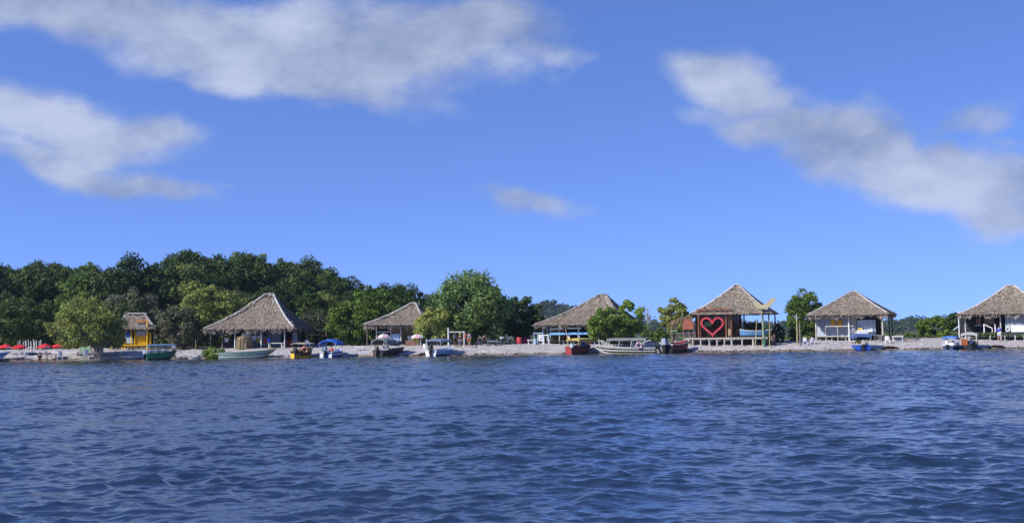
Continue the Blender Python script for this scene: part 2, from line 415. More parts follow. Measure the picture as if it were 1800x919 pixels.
# ---------------------------------------------------------------- trees
M_BARK = mat('bark', (.13, .10, .075), .9, .3, 6, .1, .5, (1, 1, .2))
M_PALEBARK = mat('pale_bark', (.30, .27, .23), .9, .25, 6, .1, .4, (1, 1, .2))
def leafmat(name, lo, hi, objr=.35):
    return mat(name, lo, .62, 0, .45, .25, 0, (1, 1, 1), 0, .55, .3, hi, objr)
LEAF = {
    'dark':   leafmat('dark_leaves', (.012, .030, .009), (.085, .135, .030)),
    'green':  leafmat('green_leaves', (.022, .054, .010), (.135, .210, .038)),
    'olive':  leafmat('olive_leaves', (.085, .105, .022), (.36, .40, .095)),
    'fresh':  leafmat('fresh_leaves', (.055, .105, .012), (.235, .345, .055)),
    'grey':   leafmat('grey_leaves', (.055, .064, .030), (.190, .190, .110)),
    'mango':  leafmat('glossy_leaves', (.032, .068, .016), (.175, .265, .075)),
    'far':    leafmat('distant_leaves', (.020, .040, .016), (.060, .095, .036)),
}
def leaf_cloud(rng, centres, radii, per, leaf, up=.35, flat=.8, droop=0.0):
    """rhombus leaves on the shells of many small clumps -> verts, faces"""
    C = np.repeat(centres, per, 0); Rr = np.repeat(radii, per)[:, None]
    n = len(C)
    d = rng.standard_normal((n, 3)); d[:, 2] += up; d /= np.linalg.norm(d, axis=1)[:, None]
    p = C + d * Rr * rng.uniform(.45, 1.08, (n, 1)) * np.array([1, 1, flat])
    p[:, 2] -= droop * rng.uniform(0, 1, n) * Rr[:, 0]
    nor = d + rng.standard_normal((n, 3)) * .75; nor /= np.linalg.norm(nor, axis=1)[:, None]
    t = np.cross(nor, rng.standard_normal((n, 3))); t /= np.linalg.norm(t, axis=1)[:, None]
    b = np.cross(nor, t)
    s = leaf * rng.uniform(.6, 1.35, (n, 1))
    V = np.stack([p - t * s, p - b * s * .55, p + t * s, p + b * s * .55], 1).reshape(-1, 3)
    return V, np.arange(4 * n).reshape(-1, 4)
def crown_points(rng, n, rx, ry, rz, cz, low=-.55, rc=.3, power=.45, cone=0.0):
    pts = []
    lob = rng.uniform(0, 6.28, 6)
    while len(pts) < n:
        q = rng.uniform(-1, 1, 3)
        r = np.linalg.norm(q)
        if r > 1 or r < .05: continue
        u = q / r; rr = r ** power
        if u[2] * rr < low: continue
        a = math.atan2(u[1], u[0])
        lump = 1 + .16 * math.sin(3 * a + lob[0]) + .12 * math.sin(5 * a + lob[1] + 3 * u[2]) + .12 * math.sin(4 * u[2] * 2 + lob[2] + a)
        w = 1 - cone * max(0, u[2] * rr)
        pts.append((u[0] * rr * rx * lump * w, u[1] * rr * ry * lump * w, cz + u[2] * rr * rz * (1 + .12 * math.sin(2 * a + lob[3]))))
    P = np.array(pts); rad = rc * rx * rng.uniform(.6, 1.35, n)
    return P, rad
def trunk_mb(rng, h, r, targets, lean=(0, 0), base=None):
    mb = MB()
    top = Vector((lean[0], lean[1], h))
    mid = Vector((lean[0] * .3 + rng.normal(0, .12), lean[1] * .3, h * .5))
    mb.tube([(0, 0, -.3), (0, 0, .15), mid, top], [r * 1.5, r * 1.1, r * .85, r * .6], 8)
    for t in targets:
        t = Vector(t); s = mid.lerp(top, rng.uniform(.3, 1))
        m = s.lerp(t, .5) + Vector((rng.normal(0, .1), rng.normal(0, .1), .12 * (t - s).length))
        mb.tube([s, m, t], [r * .45, r * .28, r * .1], 6)
    return mb
def tree_data(seed, rx, ry, rz, h, leafm, n=60, per=70, leaf=.28, rc=.28, low=-.6, r=.22, bark=None, cone=0.0, flat=.8, droop=0.0, up=.35, power=.45, n_limbs=9):
    """crown and trunk meshes; h: height of the crown's centre"""
    rng = np.random.default_rng(seed)
    P, rad = crown_points(rng, n, rx, ry, rz, h, low, rc, power, cone)
    V, Fq = leaf_cloud(rng, P, rad, per, leaf, up, flat, droop)
    me = np_mesh('crown', V, Fq, LEAF[leafm], False)
    idx = rng.choice(len(P), min(n_limbs, len(P)), replace=False)
    tm = trunk_mb(rng, max(h - rz * .35, .5), r, [P[i] for i in idx]).mesh('trunk', bark or M_BARK, (0, 0, 0), True)
    return me, tm
def plant_tree(data, loc, label, cat='tree', name='tree', group=None, rz=0.0, scale=1.0):
    o = thing(name, label, cat, loc, group, rz)
    if scale != 1.0: o.scale = scale if hasattr(scale, '__len__') else (scale,) * 3
    part('trunk', data[1], None, o); part('crown', data[0], None, o)
    return o

# --- the wooded hill on the left: every tree a thing, eight kinds
KINDS = [
    ('round-crowned dark green', tree_data(1, 3.6, 3.6, 3.2, 6.2, 'dark', 64, 120, .22)),
    ('broad lumpy dark green', tree_data(2, 4.6, 4.2, 2.9, 6.6, 'dark', 78, 120, .23, .25)),
    ('tall narrow mid green', tree_data(3, 2.8, 2.8, 3.9, 6.4, 'green', 60, 110, .21, .33)),
    ('rounded mid green', tree_data(4, 3.7, 3.5, 3.0, 5.6, 'green', 66, 115, .21)),
    ('spreading olive', tree_data(5, 4.2, 4.0, 2.4, 5.4, 'olive', 64, 110, .20, .25)),
    ('open ragged grey-green', tree_data(6, 3.4, 3.4, 3.0, 5.8, 'grey', 44, 90, .18, .24, bark=M_PALEBARK)),
    ('clumpy deep green', tree_data(7, 3.9, 3.9, 3.4, 6.6, 'dark', 40, 180, .215, .34)),
    ('loose yellow-green', tree_data(8, 3.2, 3.2, 2.7, 5.0, 'fresh', 54, 100, .20, .28)),
]
PLACES = [(-999, 25, 'behind the leftmost parasols'), (25, 112, 'behind the grey stakes'), (112, 205, 'behind the spreading tree'), (205, 285, 'above the yellow hut'),
          (285, 380, 'above the green cabin boat'), (380, 470, 'left of big hut peak'), (470, 560, 'right of big hut peak'),
          (560, 650, 'above the blue-canopied boat'), (650, 800, 'above the low-ridged hut')]
TIERS = [(0, 158, 'at the hill foot'), (158, 168, 'low on the hill'), (168, 179, 'halfway up the hill'), (179, 190, 'high on the hill'), (190, 201, 'below the hilltop'), (201, 400, 'on the hill skyline')]
seen = {}
forest = []
rng = np.random.default_rng(5)
def forest_tree(x, y, k, s, rz):
    z = float(gz(x, y))
    px = 900 + x / y * F
    pl = next(t for a, b, t in PLACES if a <= px < b) if px < 800 else 'left of the tallest beach tree'
    ti = next(t for a, b, t in TIERS if a <= y < b)
    forest.append([f'{KINDS[k][0]} tree {ti}, {pl}', k, (x, y, z - .1), s, rz, px])
row = 0
for Y in (153.5, 161, 169, 177, 185, 193, 200, 206.5):
    step = 5.2 if Y < 165 else 5.6
    x0, x1 = (-120 - 900) / F * Y, (765 - 900) / F * Y
    x = x0 + (row % 2) * step * .5
    while x < x1:
        xx, yy = x + rng.normal(0, .9), Y + rng.normal(0, 1.4)
        px = 900 + xx / yy * F
        hill = float(np.interp(xx * 205 / yy, RIDGE_X, RIDGE_H))
        k = int(rng.choice(8, p=[.2, .17, .11, .17, .08, .07, .14, .06])) if Y > 160 else int(rng.choice(8, p=[.12, .1, .08, .2, .2, .14, .06, .1]))
        s = rng.uniform(.6, 1.12)
        if hill < 3: s *= .8
        if Y < 157: s *= .68
        if not (Y < 168 and px > 690): forest_tree(xx, yy, k, s, rng.uniform(0, 6.28))
        x += step * rng.uniform(.8, 1.2)
    row += 1
for px, Y, k, s in ((330, 205, 1, 1.12), (350, 203, 6, 1.05), (300, 207, 0, 1.05), (378, 207, 2, .85), (428, 206, 5, 1.02), (446, 205, 2, 1.05), (92, 205, 0, 1.12), (76, 203, 1, 1.0),
                    (528, 204, 0, 1.02), (548, 206, 6, .98), (578, 206, 2, .98), (505, 206, 2, .95), (640, 205, 3, .85), (662, 204, 1, .72), (705, 203, 0, .72), (152, 206, 2, .92), (190, 207, 5, .85), (610, 206, 5, .82)):
    forest_tree((px - 900) / F * Y, Y, k, s, px * .7)
bylab = {}
for f in forest: bylab.setdefault(f[0], []).append(f)
ORD = {2: ['left one', 'right one'], 3: ['leftmost', 'middle one', 'rightmost'], 4: ['leftmost', 'second from left', 'third from left', 'rightmost']}
first = {}
for lab, fs in bylab.items():
    fs.sort(key=lambda f: f[5])
    for i, (l0, k, loc, s, rz, px) in enumerate(fs):
        l = lab if len(fs) == 1 else lab + ', ' + (ORD[len(fs)][i] if len(fs) in ORD else 'one of many')
        if k not in first:
            first[k] = plant_tree(KINDS[k][1], loc, l, 'tree', 'forest_tree', 'trees of the wooded hill', rz, s)
        else:
            dup(first[k], loc, rz, l, (s, s, s * (1 + .12 * math.sin(px))))

# --- single trees along the shore
def shore_tree(px, Y, top, left, right, base_py, label, leafm, seed, n=110, per=110, leaf=.17, name='tree', cat='tree', bark=None, ground_z=None, low=-.75, **kw):
    """crown fitted between photo columns left..right and rows top..base_py"""
    a, b = at(left, top, Y), at(right, top, Y)
    base = ground(px, Y)
    ztop, zlow = at(px, top, Y).z - base.z, at(px, base_py, Y).z - base.z
    rx = (b.x - a.x) / 2 / 1.22; cx = (a.x + b.x) / 2 - base.x
    rz = (ztop - zlow) / (1 - low) / 1.08; h = ztop - rz * 1.12
    rng = np.random.default_rng(seed)
    P, rad = crown_points(rng, n, rx, rx * .85, rz, h, low, kw.get('rc', .24), kw.get('power', .45), kw.get('cone', 0))
    P[:, 0] += cx
    V, Fq = leaf_cloud(rng, P, rad, per, leaf, kw.get('up', .35), kw.get('flat', .8), kw.get('droop', 0))
    o = thing(name, label, cat, base)
    stems = kw.get('stems', 1); r = kw.get('r', .2)
    mb = MB()
    for s in range(stems):
        idx = rng.choice(len(P), kw.get('limbs', 10), replace=False)
        lean = (cx * .6, 0) if stems == 1 else ((s / (stems - 1) - .5) * rx * 1.1 + cx * .5, rng.normal(0, .4))
        tb = trunk_mb(rng, max(h - rz * .3, .4), r, [P[i] for i in idx], lean)
        off = (0 if stems == 1 else (s / (stems - 1) - .5) * .9)
        mb.add([(v[0] + off * max(0, 1 - v[2]), v[1], v[2]) for v in tb.v], tb.f)
    part('trunk', mb.mesh('trunk', bark or M_BARK, (0, 0, 0), True), None, o)
    part('crown', np_mesh('crown', V, Fq, LEAF[leafm], False), None, o)
    return o
shore_tree(174, 131.5, 524, 88, 230, 604, 'wide olive-green tree with many bare stems standing at the water edge', 'olive', 21, 130, 130, .13, stems=6, r=.17, limbs=14, low=-.5, bark=M_PALEBARK, rc=.2)
shore_tree(822, 143, 477, 752, 892, 590, 'big dense rounded tree with glossy leaves, tallest on the beach', 'mango', 22, 90, 270, .19, rc=.31, r=.36, flat=1.0, droop=.5, low=-.7)
shore_tree(866, 146, 500, 800, 905, 590, 'dark tree tucked behind the right flank of the tallest beach tree', 'dark', 23, 70, 110, .2, rc=.28)
shore_tree(908, 150, 519, 876, 952, 590, 'dark rounded tree with a pale leaning trunk right of the tallest beach tree', 'green', 24, 80, 110, .19, rc=.27, bark=M_PALEBARK)
shore_tree(760, 140.5, 540, 722, 800, 604, 'low yellow-green bush hiding the right end of the low-ridged hut', 'olive', 25, 70, 100, .15, rc=.24, name='bush', cat='bush')
shore_tree(630, 146, 514, 574, 684, 602, 'bright green leafy tree left of the low-ridged hut', 'fresh', 26, 110, 110, .17, rc=.22)
shore_tree(660, 149, 505, 610, 712, 590, 'dark green tree right behind the bright green leafy tree', 'green', 27, 70, 90, .2)
shore_tree(310, 140, 540, 268, 362, 612, 'dull brownish green bush right behind the man in the pale blue shirt', 'grey', 28, 100, 100, .15, rc=.22, name='bush', cat='bush', stems=3, r=.08)
shore_tree(372, 146, 497, 280, 440, 600, 'wide olive thicket tree between the yellow hut and the big thatched hut', 'olive', 29, 130, 110, .18, rc=.2, stems=3, r=.12)
shore_tree(225, 152, 507, 170, 290, 580, 'grey-leaved half-bare tree rising behind the yellow hut', 'grey', 30, 80, 70, .17, rc=.2, bark=M_PALEBARK)
shore_tree(130, 150, 530, 92, 180, 600, 'fresh green tree behind the wide olive waterside tree', 'fresh', 31, 70, 90, .18)
shore_tree(40, 149, 525, -30, 100, 606, 'dark dense tree behind the grey stakes and red parasols', 'dark', 32, 110, 110, .2, rc=.24)
shore_tree(556, 149, 540, 520, 590, 604, 'dry grey bush by the right eave of the big thatched hut', 'grey', 33, 60, 70, .16, name='bush', cat='bush', bark=M_PALEBARK)
shore_tree(370, 130.2, 609, 352, 396, 630, 'small yellow-green bush growing in the shallows before the long striped canoe', 'fresh', 34, 40, 60, .09, rc=.26, name='bush', cat='bush', stems=3, r=.03, limbs=5)
shore_tree(1062, 133.5, 541, 1020, 1112, 597, 'bright green leaning tree in front of the blue railed hut', 'fresh', 35, 90, 110, .15, rc=.2, r=.12, stems=2, limbs=8, power=.6)
shore_tree(1107, 134.5, 525, 1078, 1134, 590, 'upright green tree at the right end of the blue railed hut', 'fresh', 36, 50, 100, .15, rc=.3, r=.1)
shore_tree(1182, 146, 524, 1152, 1216, 585, 'rounded olive tree left of the hut with the red heart', 'olive', 37, 70, 90, .16, rc=.25)
shore_tree(1412, 148, 505, 1374, 1452, 598, 'open airy green tree left of the hut with yellow towels', 'green', 38, 130, 100, .15, rc=.22, power=.65, bark=M_PALEBARK)
shore_tree(1420, 151, 520, 1392, 1450, 590, 'dark green tree half hidden behind the open airy green tree', 'green', 39, 40, 80, .16)
shore_tree(1398, 139, 570, 1384, 1412, 603, 'low bright green bush under the open airy green tree', 'fresh', 40, 40, 70, .13, name='bush', cat='bush')
shore_tree(1640, 150, 554, 1611, 1672, 603, 'bright yellow-green bush on the sand right of the white benches', 'fresh', 41, 80, 100, .15, rc=.24, name='bush', cat='bush', stems=2, r=.07)
shore_tree(1676, 156, 551, 1652, 1704, 600, 'mid green bush beside the rightmost thatched hut', 'green', 42, 60, 90, .17, name='bush', cat='bush')
shore_tree(1366, 137.5, 566, 1354, 1380, 604, 'dark potted-looking shrub at the right end of the heart platform', 'dark', 43, 40, 70, .13, name='shrub', cat='shrub')
shore_tree(872, 152, 578, 858, 888, 602, 'sunlit yellow-green shrub under the dark trees by the motorbikes', 'fresh', 44, 40, 60, .14, name='shrub', cat='shrub')
shore_tree(838, 150, 576, 822, 850, 602, 'leafy green shrub right of the tallest beach tree trunk', 'green', 45, 40, 60, .15, name='shrub', cat='shrub')
shore_tree(1150, 150, 578, 1128, 1178, 600, 'low bush below the bare tree left of the heart hut', 'green', 46, 50, 60, .15, name='bush', cat='bush')
shore_tree(968, 158, 560, 935, 1000, 600, 'dark shrub seen through the left end of the blue railed hut', 'dark', 47, 50, 60, .2, name='shrub', cat='shrub')
shore_tree(1330, 158, 572, 1296, 1360, 600, 'green bush seen between the posts of the heart hut', 'green', 48, 60, 60, .18, name='bush', cat='bush')
# the bare tree
def bare_tree():
    rng = np.random.default_rng(9); base = ground(1139, 147)
    o = thing('bare_tree', 'leafless thin grey tree between the blue railed hut and the heart hut', 'tree', base)
    top = at(1137, 535, 147).z - base.z
    mb = MB(); mb.tube([(0, 0, -.2), (.05, 0, top * .45), (-.05, 0, top * .7), (.1, 0, top * .95)], [.09, .06, .045, .015], 6)
    br = MB()
    for i in range(16):
        z = top * rng.uniform(.45, .9); a = rng.uniform(0, 6.28); l = rng.uniform(.5, 1.1)
        e = Vector((math.cos(a) * l, math.sin(a) * l, z + l * .8)); s = Vector((0, 0, z)); m = s.lerp(e, .5) + Vector((0, 0, -.08))
        br.tube([s, m, e], [.03, .02, .008], 5)
        for j in range(3):
            e2 = m + Vector((rng.normal(0, .3), rng.normal(0, .3), rng.uniform(.2, .5))); br.tube([m, e2], [.015, .006], 4)
    part('trunk', mb.mesh('trunk', M_PALEBARK), None, o); part('branches', br.mesh('branches', M_PALEBARK), None, o)
bare_tree()
# two distant trees on the hazy knoll, and the far woods
FARA = tree_data(51, 8.5, 7.0, 6.5, 9.0, 'far', 60, 60, .9)
for px, top, lab in ((958, 527, 'hazy blue-green distant tree with a domed crown left of the blue railed hut'), (982, 537, 'hazy distant tree just above the left slope of the blue railed hut roof')):
    Y = 1000; x = (px - 900) / F * Y; z = float(gz(x, Y)); ht = at(px, top, Y).z
    plant_tree(FARA, (x, Y, z - .5), lab, 'tree', 'distant_tree', None, px, max(.4, (ht - z) / 16.0))
def far_woods():
    rng = np.random.default_rng(77); C, r = [], []
    for i in range(1500):
        Y = rng.uniform(860, 1450); x = rng.uniform(-.25, .75) * Y
        s = rng.uniform(3.0, 6.5)
        z = float(gz(x, Y))
        for j in range(4):
            C.append((x + rng.normal(0, s * .6), Y + rng.normal(0, s * .6), z + s * rng.uniform(.3, 1.7))); r.append(s * rng.uniform(.5, .9))
    for i in range(160):
        x, Y = 36 + rng.normal(0, 38), 1010 + rng.normal(0, 40); z = float(gz(x, Y)); s = rng.uniform(3, 5.5)
        for j in range(4):
            C.append((x + rng.normal(0, s * .6), Y + rng.normal(0, s * .6), z + s * rng.uniform(.2, 1.4))); r.append(s * rng.uniform(.5, .9))
    V, Fq = leaf_cloud(rng, np.array(C), np.array(r), 14, 1.5)
    structure('far_woods', np_mesh('far_woods', V, Fq, LEAF['far'], False), 'stuff')
far_woods()
def undergrowth():
    rng = np.random.default_rng(78); C, r = [], []
    for i in range(900):
        Y = rng.uniform(147, 210); x = rng.uniform(-.55, -.07) * Y
        C.append((x, Y, float(gz(x, Y)) + rng.uniform(.1, .8))); r.append(rng.uniform(.6, 1.2))
    for i in range(260):
        Y = rng.uniform(149, 175); x = rng.uniform(-.07, .5) * Y
        C.append((x, Y, float(gz(x, Y)) + .1)); r.append(rng.uniform(.4, .8))
    V, Fq = leaf_cloud(rng, np.array(C), np.array(r), 26, .24)
    structure('undergrowth', np_mesh('undergrowth', V, Fq, LEAF['green'], False), 'stuff')
undergrowth()
# ---------------------------------------------------------------- haze
hz = MB().box(-2300, 2300, -600, 2300, -4.5, 62)
M_HAZE = bpy.data.materials.new('haze_air'); M_HAZE.use_nodes = True
_n = M_HAZE.node_tree.nodes; _n.clear()
_v = _n.new('ShaderNodeVolumePrincipled'); _v.inputs['Color'].default_value = (.62, .78, 1.0, 1); _v.inputs['Density'].default_value = .0001; _v.inputs['Anisotropy'].default_value = .1
_o = _n.new('ShaderNodeOutputMaterial'); M_HAZE.node_tree.links.new(_v.outputs[0], _o.inputs['Volume'])
haze = part('haze', hz, M_HAZE); haze['kind'] = 'stuff'

# ---------------------------------------------------------------- materials of the built things
M_THATCH = mat('palm_thatch', (.115, .094, .072), .95, 0, 1.3, .08, .5, (1, 1, 1), 0, .5, 0, (.37, .305, .235))
M_FRINGE = mat('thatch_fringe', (.15, .127, .104), .95, 0, 2.0, .08, .3, (1, 1, 1), 0, .6, 0, (.40, .34, .275))
M_RIDGE = mat('bleached_thatch', (.22, .20, .18), .95, 0, 3, .08, .4, (1, 1, 1), 0, .6, 0, (.55, .515, .48))
M_WHITE = mat('white_paint', (.62, .62, .61), .55, .08, 5, .3)
M_OLDWHITE = mat('weathered_white_wood', (.50, .49, .46), .8, .2, 6, .2, .2, (1, 1, .25))
M_PLASTIC = mat('white_plastic', (.78, .78, .78), .35, .04, 3, .4)
M_WOOD = mat('grey_wood', (.20, .17, .14), .85, .3, 5, .15, .3, (1, 1, .2))
M_PALEWOOD = mat('pale_stilt_wood', (.42, .38, .33), .85, .25, 5, .15, .3, (1, 1, .25))
M_BROWN = mat('brown_wood', (.20, .085, .04), .7, .25, 5, .25, .2, (1, 1, .25))
M_REDBROWN = mat('red_brown_boards', (.26, .085, .055), .7, .25, 4, .25)
M_PLANK = mat('rose_brown_boards', (.24, .13, .10), .8, .25, 6, .15, .2, (.2, 1, 1))
M_TAN = mat('tan_boards', (.33, .25, .17), .85, .2, 4, .15, .2, (1, 1, .2))
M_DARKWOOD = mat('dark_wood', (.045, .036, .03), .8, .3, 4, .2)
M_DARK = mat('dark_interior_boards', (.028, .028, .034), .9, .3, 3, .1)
M_BLUEWALL = mat('pale_blue_grey_boards', (.36, .42, .50), .75, .18, 5, .2, .1, (1, 1, .15))
M_GREYWALL = mat('grey_blue_siding', (.30, .34, .38), .7, .15, 4, .2)
M_BLUE = mat('sky_blue_paint', (.16, .36, .66), .6, .15, 5, .3)
M_PALEBLUE = mat('pale_blue_paint', (.38, .54, .70), .6, .15, 5, .3)
M_ROYAL = mat('royal_blue', (.02, .085, .42), .5, .2, 4, .3)
M_NAVY = mat('navy_blue', (.018, .035, .10), .45, .25, 4, .4)
M_YELLOW = mat('yellow_paint', (.78, .46, .01), .55, .12, 5, .3)
M_OCHRE = mat('faded_yellow_canvas', (.46, .36, .09), .8, .15, 4, .2)
M_RED = mat('red_cloth', (.56, .012, .022), .7, .15, 4, .2)
M_REDPAINT = mat('red_paint', (.42, .03, .03), .5, .2, 4, .35)
M_PINKRED = mat('rose_red_paint', (.42, .042, .058), .5, .25, 5, .3)
M_PINK = mat('faded_pink_cloth', (.52, .30, .32), .8, .15, 4, .2)
M_ORANGE = mat('orange_foam', (.75, .16, .05), .6, .1, 4, .3)
M_RUST = mat('rust_brown_cloth', (.30, .085, .03), .85, .25, 5, .1)
M_GREEN = mat('deep_green_paint', (.025, .14, .075), .5, .2, 4, .35)
M_PALEGREEN = mat('faded_green_tarp', (.14, .26, .15), .8, .2, 3, .15)
M_BLACK = mat('black_paint', (.014, .014, .016), .45, .2, 4, .4)
M_RUBBER = mat('black_rubber', (.02, .02, .02), .8, .2, 6, .2)
M_GREY = mat('grey_canvas', (.17, .18, .19), .8, .2, 3, .2)
M_SLATE = mat('slate_blue_canvas', (.14, .19, .27), .75, .2, 3, .2)
M_PALEGREY = mat('pale_grey_paint', (.40, .40, .39), .7, .15, 5, .25)
M_BLUECANVAS = mat('bright_blue_canvas', (.025, .12, .50), .75, .15, 4, .2)
M_NAVYCANVAS = mat('dull_navy_canvas', (.07, .11, .26), .75, .2, 4, .2)
M_CREAM = mat('cream_paint', (.56, .52, .40), .6, .12, 5, .3)
M_METAL = mat('grey_motor_enamel', (.22, .26, .32), .35, .12, 5, .5)
M_GALV = mat('galvanised_tube', (.5, .5, .5), .4, .1, 5, .5, metal=.6)
M_BAMBOO = mat('bamboo_pole', (.38, .32, .17), .7, .2, 8, .2, .1, (1, 1, .2))
M_STRAW = mat('bundled_straw', (.09, .06, .035), .95, 0, 3, .08, .5, (6, 6, .6), 0, .5, 0, (.34, .25, .15))
M_SKIN = mat('brown_skin', (.26, .135, .085), .6, .08, 6, .3)
M_SKIN2 = mat('tanned_skin', (.38, .22, .15), .6, .08, 6, .3)
M_HAIR = mat('black_hair', (.012, .010, .009), .6, .2, 20, .3)
M_SHIRTBLUE = mat('blue_shirt', (.03, .10, .46), .85, .15, 6, .1)
M_SHIRTPALE = mat('pale_blue_shirt', (.42, .52, .70), .85, .12, 6, .1)
M_SHIRTDARK = mat('dark_clothes', (.025, .027, .04), .85, .2, 6, .1)
M_SHIRTRED = mat('red_shirt', (.45, .05, .04), .85, .15, 6, .1)
M_SHIRTWHITE = mat('white_clothes', (.70, .70, .72), .85, .08, 6, .1)
M_SHIRTGREY = mat('blue_grey_shirt', (.12, .15, .24), .85, .15, 6, .1)
M_LIME = mat('lime_cloth', (.50, .56, .12), .8, .1, 5, .1)
M_HULLGREY = mat('weathered_grey_hull', (.40, .42, .42), .75, .25, 3, .25, .1, (.3, 1, 1))

# ---------------------------------------------------------------- hut frame
class Frame:
    """a hut's own axes: s along the front, t into the depth, z up; set by two photo columns of its front eave"""
    def __init__(f, pl, pr, Y, yaw):
        L = at(pl, 580, Y); f.o = Vector((L.x, Y, 0)); a = R(yaw); f.yaw = -a
        f.u = Vector((math.cos(a), -math.sin(a), 0)); f.v = Vector((math.sin(a), math.cos(a), 0))
        k = (pr - 900) / F; f.w = (k * Y - L.x) / (math.cos(a) + k * math.sin(a))
    def P(f, s, t, z): q = f.o + f.u * s + f.v * t; return Vector((q.x, q.y, z))
    def px(f, px, py, t=0.0):
        """(s, z) where the ray through a photo pixel meets the plane t metres behind the front"""
        d = ray(px, py); n = f.v; p0 = f.o + f.v * t
        k = (p0 - EYE).dot(n) / d.dot(n); q = EYE + d * k
        return (q - f.o).dot(f.u), q.z
    def gz(f, s, t): p = f.P(s, t, 0); return float(gz(p.x, p.y))
    def box(f, mb, s0, s1, t0, t1, z0, z1):
        return mb.hexa([f.P(s0, t0, z0), f.P(s1, t0, z0), f.P(s1, t1, z0), f.P(s0, t1, z0), f.P(s0, t0, z1), f.P(s1, t0, z1), f.P(s1, t1, z1), f.P(s0, t1, z1)])
    def pbox(f, p0, q0, p1, q1, t, th):
        """box from photo corner (p0,q0) to (p1,q1), front at depth t, th thick"""
        s0, z1 = f.px(p0, q0, t); s1, _ = f.px(p1, q0, t); _, z0 = f.px(p0, q1, t)
        return f.box(MB(), min(s0, s1), max(s0, s1), t, t + th, min(z0, z1), max(z0, z1))
    def ppost(f, px, q0, q1, t, w, ground=True, r=None):
        s, z1 = f.px(px, q0, t); _, z0 = f.px(px, q1, t)
        if ground: z0 = f.gz(s, t) - .3
        a, b = f.P(s, t, z0), f.P(s, t, z1)
        return MB().tube([a, a.lerp(b, .5) + Vector((.02, .01, 0)), b], [w / 2 * 1.08, w / 2, w / 2 * .95], 8) if r is None else MB().bar(a, b, w, w)

